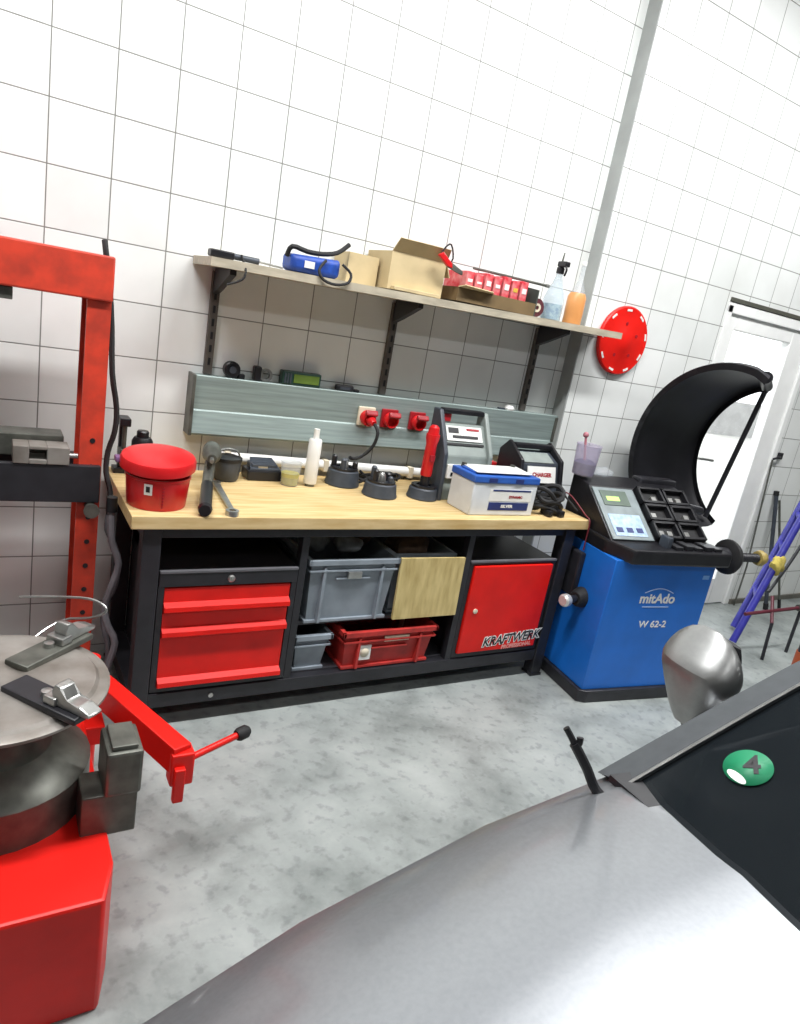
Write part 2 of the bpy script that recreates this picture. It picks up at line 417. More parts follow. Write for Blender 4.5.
# door cabinet
t = thing('door_cabinet', 'black tool cabinet with one red door under the right end of the bench', 'tool cabinet', (1.87, -.35, .145))
cb = MB().use(BLACK)
cb.box(1.634, 1.654, -.60, -.12, .1455, .602).box(2.112, 2.132, -.60, -.12, .1455, .602).box(1.654, 2.112, -.60, -.12, .145, .165).box(1.654, 2.112, -.14, -.12, .165, .592)
cb.box(1.634, 2.132, -.602, -.12, .592, .608, .003)
cb.use(mat('cabinet_edge_highlight', '#6b6b70')).box(1.635, 2.131, -.605, -.59, .602, .612, .002)  # same painted highlight on the top edge of this cabinet
cb.build('body', None, t)
dr = MB().box(1.657, 2.109, -.612, -.592, .168, .588, .004).build('door', RED, t)
sub(MB().lathe([(0, 0), (.011, 0), (.011, .006), (0, .008)], (1.705, -.612, .377), (0, -1, 0)), 'lock', CREAM, dr, t)
lx, lz = 1.955, .222
text_part('logo_lettering', 'KRAFTWERK', .062, WHITE, dr, face_front(lx, -.6128, lz, 0) @ Matrix.Rotation(.06, 4, 'Z'), .0056, .25, .0004, .93, t)
text_part('logo_lettering', 'KRAFTWERK', .062, BLACKPL, dr, face_front(lx, -.6136, lz, 0) @ Matrix.Rotation(.06, 4, 'Z'), .0008, .25, .0004, .93, t)
text_part('logo_caption', 'PROFESSIONAL', .026, mat('pink_print', '#e59a93', .5), dr, face_front(lx+.04, -.6128, lz-.04, 0) @ Matrix.Rotation(.04, 4, 'Z'), .0012, .1, .0004, 1, t)

# crates on the bench shelves
def euro_crate(name, label, x0, x1, y0, y1, z0, z1, m, ribs=True, group=None, clip=False):
    t = thing(name, label, 'crate', ((x0+x1)/2, (y0+y1)/2, z0), 0, group)
    k = MB().tray(x0, x1, y0, y1, z0, z1, .005, .018, .006)
    h = z1-z0
    k2 = MB()
    for (a0, a1, c0, c1) in ((x0-.012, x1+.012, y0-.012, y0+.001), (x0-.012, x1+.012, y1-.001, y1+.012), (x0-.012, x0+.001, y0-.012, y1+.012), (x1-.001, x1+.012, y0-.012, y1+.012)):
        k2.box(a0, a1, c0, c1, z1-.022, z1, .002)
        k2.box(a0+.004, a1-.004, c0+.003, c1, z1-.05, z1-.042, .001)
    if ribs:
        wv = x1-x0
        for fx in (.16, .84):
            xa = x0+wv*fx
            k.box(xa-.006, xa+.006, y0-.008, y0+.016, z0+.004, z1-.03, .002)
        k.box(x0+wv*.3, x0+wv*.7, y0-.004, y0+.006, z1-.085, z1-.078, .001)
    k.build('body', m, t)
    k2.build('rim', m, t)
    MB().box(x0+.006, x1-.006, y0-.006+.012, y1-.012+.006, z0-.0005+.0, z0+.012, .002).build('base_lip', m, t)
    if clip:
        c = MB().box((x0+x1)/2-.03, (x0+x1)/2+.03, y0-.016, y0-.003, z1-.078, z1-.05, .003)
        c.build('label_clip', STEEL, t)
    return t
gc = euro_crate('storage_crate', 'grey plastic crate full of rags on the middle bench shelf', .895, 1.268, -.588, -.12, .3625, .63, GREYPL, True, 'grey crates under the bench', True)
dup(gc, (1.432, -.335, .3625), 0, 'grey plastic crate behind the upright plywood board under the bench', 'grey crates under the bench').scale = (.78, .9, 1)
tag(MB().prism([(1.282, -.612, .366), (1.60, -.612, .366), (1.60, -.602, .628), (1.282, -.602, .632)], (0, .012, 0)).build('plywood_board', PLY), 'plain plywood board leaning upright beside the grey crate', 'board')
rc = euro_crate('storage_crate', 'faded red plastic crate with white sticker on the bottom shelf', 1.085, 1.515, -.60, -.22, .1455, .318, REDCRATE)
MB().box(1.155, 1.215, -.6, -.588, .185, .25).build('sticker', WHITE, rc, None, 'white square sticker')
MB().lathe([(0, 0), (.02, 0), (.02, .0015), (0, .0015)], (1.186, -.6003, .218), (0, -1, 0)).build('round_mark', CREAM, rc, None, 'cream round mark')
MB().box(1.27, 1.39, -.605, -.59, .262, .285, .002).build('label_plate', CREAM, rc, None, 'cream oblong label')
euro_crate('storage_crate', 'small grey plastic box at the left of the bottom shelf', .885, 1.03, -.57, -.2, .1455, .305, GREYPL, False)
# things lying in the crates
def rag(name, label, c, r, m, seed, cat='rag', sc=(1, .8, .55)):
    rd = random.Random(seed); k = MB()
    k.ball((0, 0, 0), r, sc, 22)
    for v in k.bm.verts:
        n = 1+.22*math.sin(v.co.x*70+seed)*math.cos(v.co.y*55+seed*2)+.1*rd.random()
        v.co = v.co*n+Vector(c)
    return tag(k.build(name, m, None, 60), label, cat)
rag('rag', 'crumpled grey rag heaped in the left of the grey crate', (.98, -.40, .636), .066, GREYCLOTH, 1)
rag('rag', 'pale crumpled rag heaped in the middle of the grey crate', (1.105, -.45, .642), .06, GREYCLOTH, 3)
rag('rag', 'brown cloth bundle in the right of the grey crate', (1.208, -.36, .64), .056, BROWN, 5)
rag('rag', 'brown cloth bundle behind the plywood board', (1.42, -.42, .625), .095, BROWN, 9)
k = MB().tube([(1.41, -.44, .335), (1.43, -.44, .352), (1.47, -.46, .355), (1.5, -.43, .36), (1.49, -.38, .30)], .012)
k.cyl((1.49, -.38, .30), (1.49, -.38, .153), .012, n=12)
tag(k.build('pink_strap', mat('faded_pink_webbing', '#c99a96', .8)), 'faded pink strap hanging over the right end of the red crate', 'strap')

# ------------------------------------------------------------------ things on the worktop
ZT = .8102
# red bucket with lid askew
t = thing('red_bucket', 'round red plastic bucket with tilted lid on the left corner of the bench', 'bucket', (.335, -.49, ZT))
MB().lathe([(.0, 0), (.092, 0), (.095, .004), (.103, .098), (.106, .1), (.106, .106), (.1, .106), (.09, .006), (0, .006)], (.335, -.49, ZT), n=40, cap0=False, cap1=False).build('body', REDPL, t)
lid = MB().lathe([(0, .045), (.06, .044), (.10, .034), (.116, .028), (.121, .018), (.121, -.008), (.115, -.012), (.115, .01), (0, .012)], (0, 0, 0), n=40, cap0=False, cap1=False)
lid.bm.transform(Matrix.Translation((.333, -.485, ZT+.138)) @ Euler((.10, -.06, .2)).to_matrix().to_4x4())
lid.build('lid', REDPL, t)
MB().box(.20, .225, -.48, -.44, ZT+.132, ZT+.152, .005).build('lid_tab', PURPLE, t, 35, 'mauve lid tab')
lb = MB()
for i in range(5):
    a0, a1 = -2.18+i*.05, -2.13+i*.05
    p = lambda a, z, r: (.335+math.cos(a)*r, -.49+math.sin(a)*r, ZT+z)
    lb.prism([p(a0, .055, .1005), p(a1, .055, .1005), p(a1, .092, .1035), p(a0, .092, .1035)], (math.cos(a0)*.0018, math.sin(a0)*.0018, 0))
lb.build('sticker', WHITE, t, None, 'small white sticker with dark mark')
lb = MB()
for i in range(3):
    a0, a1 = -2.12+i*.04, -2.08+i*.04
    lb.prism([p(a0, .065, .1030), p(a1, .065, .1030), p(a1, .084, .1048), p(a0, .084, .1048)], (math.cos(a0)*.001, math.sin(a0)*.001, 0))
lb.build('sticker_mark', BLACKPL, t)
lb = MB()
for i in range(7):
    z = .012+i*.011; a0, a1 = -1.62, -1.565; r = .0965+z*.09
    lb.prism([p(a0, z, r), p(a1, z, r), p(a1, z+.007, r), p(a0, z+.007, r)], (0, -.0015, 0))
lb.build('side_print', DARKRED, t, None, 'dark upright print')

# black clamp and box behind the bucket
t = thing('bar_clamp', 'black upright clamp bar behind the red bucket', 'clamp', (.278, -.10, ZT))
MB().box(.25, .31, -.13, -.07, ZT, ZT+.02, .003).box(.265, .29, -.115, -.09, ZT+.02, ZT+.20, .004, ).build('bar', BLACKPL, t)
MB().box(.258, .297, -.16, -.085, ZT+.185, ZT+.215, .004).build('jaw', BLACKPL, t)
MB().cyl((.278, -.145, ZT+.10), (.278, -.145, ZT+.19), .008, n=12).box(.264, .292, -.16, -.09, ZT+.07, ZT+.1, .004).build('screw', DKSTEEL, t)
t = thing('spray_can', 'squat black can behind the red bucket lid', 'can', (.345, -.13, ZT))
MB().lathe([(0, 0), (.036, 0), (.038, .004), (.038, .13), (.03, .145), (0, .145)], (.345, -.13, ZT)).build('body', BLACKPL, t)
MB().lathe([(0, .145), (.022, .145), (.022, .165), (.018, .17), (0, .17)], (.345, -.13, ZT)).build('cap', BLACKPL, t)

# air impact gun (grey), standing on its handle and head, dark handle toward the viewer
t = thing('impact_wrench', 'grey air impact wrench with black grip beside the red bucket', 'power tool', (.55, -.35, ZT))
k = MB().lathe([(0, 0), (.026, 0), (.034, .02), (.036, .085), (.03, .105), (.02, .13), (.017, .15), (0, .15)], (.60, -.16, ZT+.125), Vector((-.25, -.97, -.05)))
k.build('motor_housing', DKSTEEL, t)
MB().lathe([(0, 0), (.008, 0), (.008, .035), (0, .035)], (.562, -.305, ZT+.118), Vector((-.25, -.97, -.05)), n=10).build('drive', STEEL, t)
MB().tube([(.59, -.20, ZT+.105), (.575, -.24, ZT+.07), (.535, -.37, ZT+.03)], lambda u: .022-.002*u, 14).build('neck', DKSTEEL, t)
MB().cyl((.537, -.365, ZT+.031), (.465, -.62, ZT+.023), .022, .021, 18).cyl((.466, -.615, ZT+.023), (.461, -.633, ZT+.022), .024, .02, 18).build('grip', BLACKPL, t)
MB().box(.548, .568, -.3, -.265, ZT+.085, ZT+.105, .004).build('trigger', BLACKPL, t)
# ring spanner
t = thing('ring_spanner', 'silver ring spanner lying across the bench edge side of the black pot', 'spanner', (.58, -.43, ZT))
k = MB(); a = Vector((.60, -.27, ZT+.008)); e_ = Vector((.565, -.59, ZT+.008)); d = (e_-a).normalized(); n_ = Vector((-d.y, d.x, 0))
k.prism([a-n_*.012, a+n_*.012, e_+n_*.009, e_-n_*.009], (0, 0, .008))
k.build('shaft', STEEL, t)
def ring(c, R, r, h):
    return MB().lathe([(r, 0), (R, 0), (R, h), (r, h), (r, 0)], c, (0, 0, 1), 24, False, False)
ring((.562, -.607, ZT), .023, .012, .018).build('ring_end', STEEL, t)
ring((.603, -.25, ZT), .02, .011, .016).build('ring_end', STEEL, t)
# black pot
t = thing('black_pot', 'black round pot with dark lid between the wrench and the charger box', 'pot', (.668, -.155, ZT))
MB().lathe([(0, 0), (.042, 0), (.05, .01), (.056, .07), (.056, .08), (0, .08)], (.668, -.155, ZT), n=30).build('body', GREYBLK, t)
MB().lathe([(0, .08), (.058, .08), (.058, .094), (.04, .1), (.012, .102), (0, .102)], (.668, -.155, ZT), n=30).build('lid', BLACKPL, t)
MB().tube([(.613, -.16, ZT+.08), (.628, -.16, ZT+.115), (.668, -.158, ZT+.127), (.708, -.155, ZT+.115), (.723, -.15, ZT+.08)], .004).build('handle', STEEL, t)
# dark charger box
t = thing('battery_charger', 'flat black charger box with grey top beside the measuring cup', 'charger', (.83, -.12, ZT))
MB().box(.755, .905, -.165, -.075, ZT, ZT+.045, .008).build('body', BLACKPL, t)
MB().prism([(.765, -.16, ZT+.045), (.895, -.16, ZT+.045), (.88, -.08, ZT+.075), (.785, -.08, ZT+.075)], (0, .001, .006), .0).box(.775, .885, -.15, -.08, ZT+.045, ZT+.068, .004).build('charging_dock', GREYBLK, t)
MB().box(.8, .84, -.1545, -.151, ZT+.05, ZT+.06).build('contact_strip', STEEL, t)
# measuring cup with yellow-green liquid
t = thing('measuring_cup', 'clear plastic cup half full of yellow-green liquid', 'cup', (.923, -.2, ZT))
MB().lathe([(0, 0), (.034, 0), (.036, .003), (.043, .095), (.046, .097), (.043, .1), (.041, .097), (.034, .004), (0, .004)], (.923, -.2, ZT), n=30, cap0=False, cap1=False).build('cup_wall', CLEARPL, t)
MB().lathe([(0, .0045), (.0335, .0045), (.0379, .052), (0, .052)], (.923, -.2, ZT), n=30, cap0=False, cap1=False).build('liquid', OLIVE, t)
# white cartridge tube
t = thing('sealant_cartridge', 'tall white sealant cartridge standing on the bench', 'cartridge', (1.013, -.205, ZT))
MB().lathe([(0, 0), (.026, 0), (.0275, .003), (.0275, .185), (.024, .19), (0, .19)], (1.013, -.205, ZT+.012), n=26).build('tube', WHITE, t)
MB().lathe([(0, .19), (.014, .19), (.012, .205), (.012, .232), (0, .234)], (1.013, -.205, ZT+.012), n=20).build('nozzle', WHITE, t)
MB().lathe([(0, 0), (.02, 0), (.02, .012), (0, .012)], (1.013, -.205, ZT), n=20).build('cap', DKSTEEL, t)
# round black adaptors
def drum(name, label, x, y, r, h, seed, extra=True, cat='adapter'):
    rd = random.Random(seed)
    t = thing(name, label, cat, (x, y, ZT))
    MB().lathe([(0, 0), (r, 0), (r*1.03, .006), (r*.98, h*.3), (r*.9, h), (r*.8, h+.006), (0, h+.006)], (x, y, ZT), n=32).build('body', GREYBLK, t)
    MB().lathe([(r*.5, h+.006), (r*.82, h+.006), (r*.82, h+.014), (r*.5, h+.014), (r*.5, h+.006)], (x, y, ZT), (0, 0, 1), 28, False, False).build('rim', BLACKPL, t)
    if extra:
        for i in range(4):
            a = i*PI/2+seed; q = (x+math.cos(a)*r*.62, y+math.sin(a)*r*.62)
            hh = .02+.025*rd.random()
            MB().lathe([(0, 0), (.012, 0), (.012, hh), (.007, hh+.006), (0, hh+.006)], (q[0], q[1], ZT+h+.014), n=14).build('knob', BLACKPL if i % 2 else GREYBLK, t)
        MB().lathe([(0, 0), (.02, 0), (.016, .03), (.009, .04), (0, .04)], (x, y, ZT+h+.006), n=18).build('hub', STEEL, t)
    return t
drum('work_lamp', 'round black magnetic lamp base wired to the wall socket', 1.185, -.16, .075, .065, 1, True, 'lamp base')
drum('work_lamp', 'round black magnetic base in the middle, nearer the bench edge', 1.292, -.315, .075, .055, 2, True, 'lamp base')
drum('charging_stand', 'round black stand holding the red torch', 1.50, -.33, .068, .045, 3, False, 'stand')
# tangle between them
t = thing('cable_tangle', 'black cable tangle lying behind the round lamp bases', 'cable', (1.3, -.12, ZT))
rd = random.Random(4)
for j in range(3):
    pts = [(1.28+.07*j+.05*math.sin(i*1.3+j), -.135+.045*math.cos(i*1.3+j*2), ZT+.008+.014*(i % 3)+.01*j) for i in range(9)]
    MB().tube(pts, .006).build('cable_loop', RUBBER, t)
t = thing('black_adapter', 'small black plug adapter box in front of the white pipe', 'adapter', (1.43, -.115, ZT))
MB().box(1.40, 1.47, -.14, -.085, ZT, ZT+.05, .006).build('body', BLACKPL, t); MB().box(1.415, 1.455, -.146, -.14, ZT+.012, ZT+.038, .002).build('face', GREYBLK, t)
# red torch
t = thing('torch', 'red torch standing upright on its black stand', 'torch', (1.50, -.33, ZT+.051))
MB().lathe([(0, 0), (.02, 0), (.02, .05), (0, .05)], (1.5, -.33, ZT+.0515), n=22).build('tail', BLACKPL, t)
MB().lathe([(0, .05), (.024, .05), (.026, .06), (.024, .19), (.03, .215), (.03, .235), (0, .235)], (1.5, -.33, ZT+.0515), n=22).build('body', REDPL, t)
MB().lathe([(0, .235), (.026, .235), (.022, .265), (.012, .275), (0, .275)], (1.5, -.33, ZT+.0515), n=22).build('head', REDPL, t)
MB().box(1.488, 1.512, -.362, -.352, ZT+.17, ZT+.2, .003).build('switch', DARKRED, t)
# white pipe along the wall behind the bench items
t = thing('white_pipe', 'white pipe running along the wall just above the worktop', 'pipe', (1.15, -.0, .87))
MB().cyl((.62, -.032, .876), (1.72, -.032, .846), .023, n=20).build('tube', WHITE, t)
for x in (.7, 1.15, 1.6): MB().box(x-.012, x+.012, -.058, 0, .876-(x-.62)*.0273-.027, .876-(x-.62)*.0273+.027, .003).build('clip', CREAM, t)

# tall grey-green charger
t = thing('battery_tester', 'tall grey battery tester with carrying handle beside the red torch', 'charger', (1.69, -.30, ZT))
k = MB().prism([(1.565, -.36, ZT), (1.565, -.22, ZT), (1.565, -.22, ZT+.33), (1.565, -.27, ZT+.33), (1.565, -.345, ZT+.20)], (.245, 0, 0), .006); k.build('body', GREYGRN, t)
for x in (1.556, 1.804):
    MB().prism([(x, -.375, ZT), (x, -.21, ZT), (x, -.21, ZT+.39), (x, -.262, ZT+.39), (x, -.362, ZT+.21)], (.022, 0, 0), .006).build('side_frame', GREYBLK if x < 1.6 else GREYGRN, t)
MB().box(1.578, 1.804, -.266, -.225, ZT+.372, ZT+.395, .006).build('handle', BLACKPL, t)
n3 = Vector((0, -.79, .61))
def slab(x0, x1, u0, u1, off, th):
    """panel lying on the sloped face of the tester, u measured down from the top edge"""
    p0 = Vector((0, -.27, ZT+.33)); du = Vector((0, -.075, -.13)).normalized(); nn = Vector((0, -.866, .5))
    q = [p0+du*u0+nn*off, p0+du*u1+nn*off]
    return MB().prism([(x0, q[0].y, q[0].z), (x1, q[0].y, q[0].z), (x1, q[1].y, q[1].z), (x0, q[1].y, q[1].z)], nn*th)
slab(1.59, 1.785, .012, .08, .0, .006).build('control_panel', WHITE, t, 35, 'pale panel with red and black print')
slab(1.60, 1.655, .02, .045, .0062, .002).build('display', BLACKPL, t)
slab(1.70, 1.77, .02, .03, .0062, .002).build('print', DARKRED, t)
slab(1.62, 1.76, .055, .068, .0062, .002).build('print', BLACKPL, t)
slab(1.585, 1.79, .09, .1, .0, .006).build('trim_bar', BLACKPL, t)
MB().box(1.585, 1.785, -.366, -.35, ZT+.1, ZT+.165, .004).build('name_plate', WHITE, t); MB().box(1.605, 1.765, -.3685, -.366, ZT+.115, ZT+.13).build('print', BLACKPL, t)
MB().box(1.58, 1.63, -.255, -.235, ZT+.335, ZT+.372, .004).build('red_clip', DARKRED, t, 35, 'red clip')

# red box
t = thing('red_case', 'low red plastic case between the two chargers', 'case', (1.9, -.12, ZT))
MB().box(1.835, 2.0, -.19, -.075, ZT, ZT+.11, .006).build('body', BLACKPL, t); MB().box(1.832, 2.003, -.193, -.072, ZT+.11, ZT+.15, .008).build('lid', REDPL, t)
MB().box(1.87, 1.93, -.2, -.19, ZT+.09, ZT+.125, .003).build('latch', BLACKPL, t)

# second charger
t = thing('battery_charger', 'black charger with white name plate at the right end of the bench', 'charger', (2.105, -0.3200, ZT))
prf = [(-0.4000, 0), (-0.2200, 0), (-0.2200, .2), (-0.2800, .245), (-0.3700, .2), (-0.4050, .05)]
MB().prism([(1.992, y, ZT+z) for y, z in prf], (.235, 0, 0), .008).build('body', GREYBLK, t)
for x in (1.975, 2.225):
    MB().prism([(x, -0.4150, ZT), (x, -0.2100, ZT), (x, -0.2100, ZT+.23), (x, -0.2700, ZT+.285), (x, -0.3850, ZT+.215), (x, -0.4200, ZT+.06)], (.02, 0, 0), .006).build('side_frame', BLACKPL, t)
MB().box(1.995, 2.225, -0.3050, -0.2700, ZT+.25, ZT+.275, .006).build('handle', BLACKPL, t)
MB().prism([(2.020, -0.4030, ZT+.11), (2.195, -0.4030, ZT+.11), (2.195, -0.3820, ZT+.185), (2.020, -0.3820, ZT+.185)], (0, -.006, .0015)).build('name_plate', WHITE, t, 35, 'white plate with dark lettering')
text_part('plate_lettering', 'CHARGER', .026, DARKRED, t, face_front(2.108, -0.3995, ZT+.148, 0, PI/2-.26), .0012, 0, .0004, 1)
MB().prism([(2.010, -0.3700, ZT+.198), (2.195, -0.3700, ZT+.198), (2.195, -0.3050, ZT+.232), (2.010, -0.3050, ZT+.232)], (0, -.002, .004)).build('top_panel', GREYGRN, t)

# car battery
t = thing('car_battery', 'white car battery with blue lid near the right front of the bench', 'car battery', (1.76, -.48, ZT), 0)
t.rotation_euler = (0, 0, .0)
MB().box(1.585, 1.935, -.575, -.405, ZT, ZT+.145, .006).build('case', WHITEBAT, t)
MB().box(1.58, 1.94, -.58, -.40, ZT+.143, ZT+.175, .006).box(1.6, 1.92, -.54, -.44, ZT+.173, ZT+.183, .004).build('lid', BLUEBAT, t, 35, 'blue lid')
for x in (1.625, 1.895):
    MB().lathe([(0, 0), (.014, 0), (.011, .02), (0, .02)], (x, -.425, ZT+.174), n=16).build('terminal', DKSTEEL, t)
for x in (1.655, 1.80): MB().box(x, x+.043, -.583, -.578, ZT+.148, ZT+.168, .002).build('grip_recess', NAVY, t)
k = MB().use(NAVY); k.box(1.68, 1.90, -.5765, -.5745, ZT+.025, ZT+.06)
k.use(WHITE).box(1.675, 1.91, -.5762, -.5747, ZT+.066, ZT+.118)
k.use(NAVY).box(1.69, 1.90, -.5772, -.576, ZT+.11, ZT+.117); k.build('label_print', None, t, 35, 'navy and white printed label')
text_part('label_lettering', 'SILVER', .017, WHITE, t, face_front(1.78, -.577, ZT+.043, 0), .0008, 0, .0003, 1.3)
text_part('label_lettering', 'DYNAMIC', .015, DARKRED, t, face_front(1.82, -.577, ZT+.085, 0), .0008, 0, .0003, 1.1)
MB().prism([(1.6, -.56, ZT+.184), (1.9, -.56, ZT+.184), (1.92, -.42, ZT+.184), (1.62, -.42, ZT+.184)], (0, 0, .002)).build('top_label', WHITE, t, None, 'white paper on the lid')

# jumper cable coil
t = thing('cable_coil', 'black charging cable coiled between battery and balancer', 'cable', (2.06, -.51, ZT))
rd = random.Random(12)
for j in range(5):
    ph = j*1.2; tilt = .5+.25*math.sin(j*2.)
    pts = [(2.06+.078*math.cos(a+ph)+.012*math.sin(3*a+j), -.51+.06*math.sin(a+ph), max(ZT+.012, ZT+.015+.018*j+.034*math.sin(a*2+j)*tilt+.01)) for a in [i*2*PI/11 for i in range(12)]]
    MB().tube(pts, .011, 8).build('cable_loop', RUBBER, t)
MB().box(2.02, 2.05, -.595, -.53, ZT+.002, ZT+.03, .006).build('clamp', BLACKPL, t); MB().box(2.085, 2.115, -.6, -.52, ZT+.002, ZT+.032, .006).build('clamp', BLACKPL, t)
t = thing('charging_lead', 'thin red and dark lead hanging over the right end of the bench', 'cable', (2.2, -.4, ZT))
MB().tube([(2.215, -.445, ZT+.06), (2.22, -.455, ZT+.085), (2.235, -.5, ZT+.075), (2.24, -.60, ZT+.02), (2.238, -.64, ZT-.0), (2.238, -.645, ZT-.08), (2.24, -.645, ZT-.14)], .0032).build('red_wire', mat('dark_red_wire_cover', '#6e1f2a', .5), t, 35, 'red wire')
MB().tube([(2.225, -.435, ZT+.05), (2.228, -.45, ZT+.07), (2.225, -.48, ZT+.06), (2.24, -.55, ZT+.02)], .005).build('dark_wire', RUBBER, t)

# ------------------------------------------------------------------ galvanised rail, sockets, shelf
t = thing('cable_trunking', 'long galvanised steel cable trunking fixed to the tiled wall', 'cable trunking', (1.48, 0, .96))
prf = [(0, 1.2), (-.05, 1.2), (-.0515, 1.197), (-.0515, 1.066), (-.055, 1.06), (-.078, .974), (-.074, .966), (0, .966)]
MB().prism([(.53, y, z) for y, z in prf], (1.922, 0, 0)).build('channel', GALV, t, 20)
MB().box(.522, .535, -.082, 0, .964, 1.204, .002).build('end_cap', DKSTEEL, t, 35, 'dull grey end cap')
MB().box(2.436, 2.455, -.0575, -.05, 1.06, 1.19, .001).build('end_strip', DKSTEEL, t)
sock0 = None
for i, (x, lab) in enumerate(((1.305, 'red wall socket on a cream plate with a cable plugged in'), (1.425, 'red wall socket in the middle of three on the trunking'), (1.575, 'red wall socket nearest the battery tester'))):
    t = thing('wall_socket', lab, 'socket', (x, -.052, 1.1), 0, None)
    MB().box(x-.042, x+.042, -.066, -.052, 1.06, 1.145, .004).build('base_plate', CREAM if i == 0 else DARKRED, t)
    MB().lathe([(0, 0), (.034, 0), (.034, .03), (.03, .036), (.024, .036), (.024, .008), (0, .008)], (x, -.066, 1.1), Vector((0, -1, -.15)), 24, False, False).build('cowl', REDPL, t)
    MB().box(x-.03, x+.03, -.118, -.10, 1.112, 1.138, .006, Euler((-.5, 0, 0))).build('flap', DARKRED, t)
    if i == 0:
        MB().lathe([(0, 0), (.021, 0), (.021, .035), (.012, .055), (0, .055)], (x, -.08, 1.098), Vector((.15, -1, -.25)), 18).build('plug', REDPL, t)
t = thing('power_cable', 'black cable hanging from the first socket to the lamp base', 'cable', (1.25, -.12, 1.0))
MB().tube([(1.312, -.138, 1.084), (1.32, -.165, 1.05), (1.31, -.16, .99), (1.27, -.15, .94), (1.23, -.15, .925), (1.205, -.16, .932)], .0075).build('cord', RUBBER, t)

# small things standing on the trunking
ZR = 1.2002
t = thing('tape_measure', 'small round black gadget at the left end on the trunking', 'gadget', (.69, -.028, ZR))
MB().lathe([(0, 0), (.028, 0), (.033, .004), (.033, .03), (.028, .034), (0, .034)], (.685, -.006, ZR+.033), (0, -1, 0), 24).build('body', BLACKPL, t)
MB().lathe([(0, 0), (.014, 0), (.014, .006), (0, .006)], (.685, -.04, ZR+.033), (0, -1, 0), 18).build('dial', GREYBLK, t); MB().box(.714, .74, -.035, -.01, ZR, ZR+.02, .003).build('tip', BLACKPL, t)
t = thing('hose_clamp', 'black gadget with a pale ring, second on the trunking', 'gadget', (.81, -.028, ZR))
MB().box(.775, .805, -.045, -.008, ZR, ZR+.06, .006).build('body', BLACKPL, t)
MB().lathe([(.016, 0), (.027, 0), (.027, .018), (.016, .018), (.016, 0)], (.828, -.018, ZR+.0275), (0, -1, 0), 22, False, False).build('ring', STEEL, t, 35, 'pale steel ring')
MB().box(.802, .822, -.03, -.014, ZR+.001, ZR+.012, .002).build('foot', BLACKPL, t)
t = thing('display_unit', 'dark green box with a green display on the trunking', 'meter', (.98, -.03, ZR))
MB().box(.893, 1.068, -.05, -.006, ZR, ZR+.058, .005).build('body', DKGREEN, t)
MB().box(.943, 1.058, -.0525, -.05, ZR+.012, ZR+.048, .001).build('display', LCD, t, 35, 'green display')
for x in (.902, .914, .926): MB().box(x, x+.007, -.0535, -.05, ZR+.008, ZR+.05, .001).build('button', GREYBLK, t)
t = thing('pocket_knife', 'small black folded tool lying on the trunking by the middle bracket', 'gadget', (1.2, -.03, ZR))
MB().box(1.148, 1.235, -.042, -.014, ZR, ZR+.026, .008).build('body', BLACKPL, t); MB().box(1.237, 1.262, -.042, -.018, ZR, ZR+.012, .003).build('tip', BLACKPL, t)
MB().box(1.165, 1.215, -.0435, -.0415, ZR+.007, ZR+.018).build('grip_pad', GREYBLK, t)
t = thing('small_pot', 'small white plastic pot on the trunking near the wall step', 'pot', (2.13, -.03, ZR))
MB().lathe([(0, 0), (.024, 0), (.026, .008), (.02, .022), (0, .026)], (2.13, -.029, ZR), n=20).build('body', WHITE, t); MB().box(2.06, 2.098, -.04, -.02, ZR, ZR+.008, .002).build('tab', GREYBLK, t)

# shelf: tilted a little, right end runs on past the wall step
TL = .0165
def shz(x, off=0.): return 1.606+(x-.46)*TL+off       # underside of the board
t = thing('wall_shelf', 'long pale wall shelf board on slotted brackets', 'shelf', (1.5, 0, 1.6))
pl = [(.50, -.262), (2.545, -.262), (2.545, -.085), (2.456, -.085), (2.456, -.004), (.50, -.004)]
k = MB().prism([(x, y, shz(x)) for x, y in pl], (0, 0, .03)); k.build('board', SHELFW, t)
for x in (.592, 1.39, 2.228):
    br = MB().use(mat('bracket_grey_steel', '#5f5a55', .55, .2)).box(x-.016, x+.016, -.022, -.0, 1.203, shz(x)-.012, .002)
    for i in range(7):
        z = 1.24+i*.05
        br.use(BLACKPL).box(x-.005, x+.005, -.0235, -.021, z, z+.028)
    br.build('upright', None, t)
    zz = shz(x)-.001
    a = MB().prism([(x-.012, -.022, zz), (x-.012, -.22, zz), (x-.012, -.222, zz-.018), (x-.012, -.08, zz-.075), (x-.012, -.022, zz-.095)], (.024, 0, 0)); a.build('arm', BLACK, t)

ZS = lambda x: shz(x)+.0302
# pry bar
t = thing('grease_gun', 'flat black tool with a thin rod at the left end of the shelf', 'tool', (.62, -.2, ZS(.6)))
MB().box(.50, .585, -.245, -.195, ZS(.585)+.0, ZS(.585)+.026, .005).build('head', BLACKPL, t)
MB().cyl((.58, -.22, ZS(.6)+.014), (.68, -.22, ZS(.68)+.012), .011, n=14).build('barrel', GREYBLK, t)
MB().cyl((.675, -.22, ZS(.68)+.012), (.775, -.215, ZS(.775)+.006), .004, n=10).build('rod', STEEL, t)
MB().tube([(.61, -.235, ZS(.6)+.024), (.62, -.245, ZS(.6)-.005), (.622, -.268, ZS(.6)-.03), (.61, -.272, shz(.6)-.03), (.56, -.27, shz(.6)-.055)], .004).build('strap', RUBBER, t)
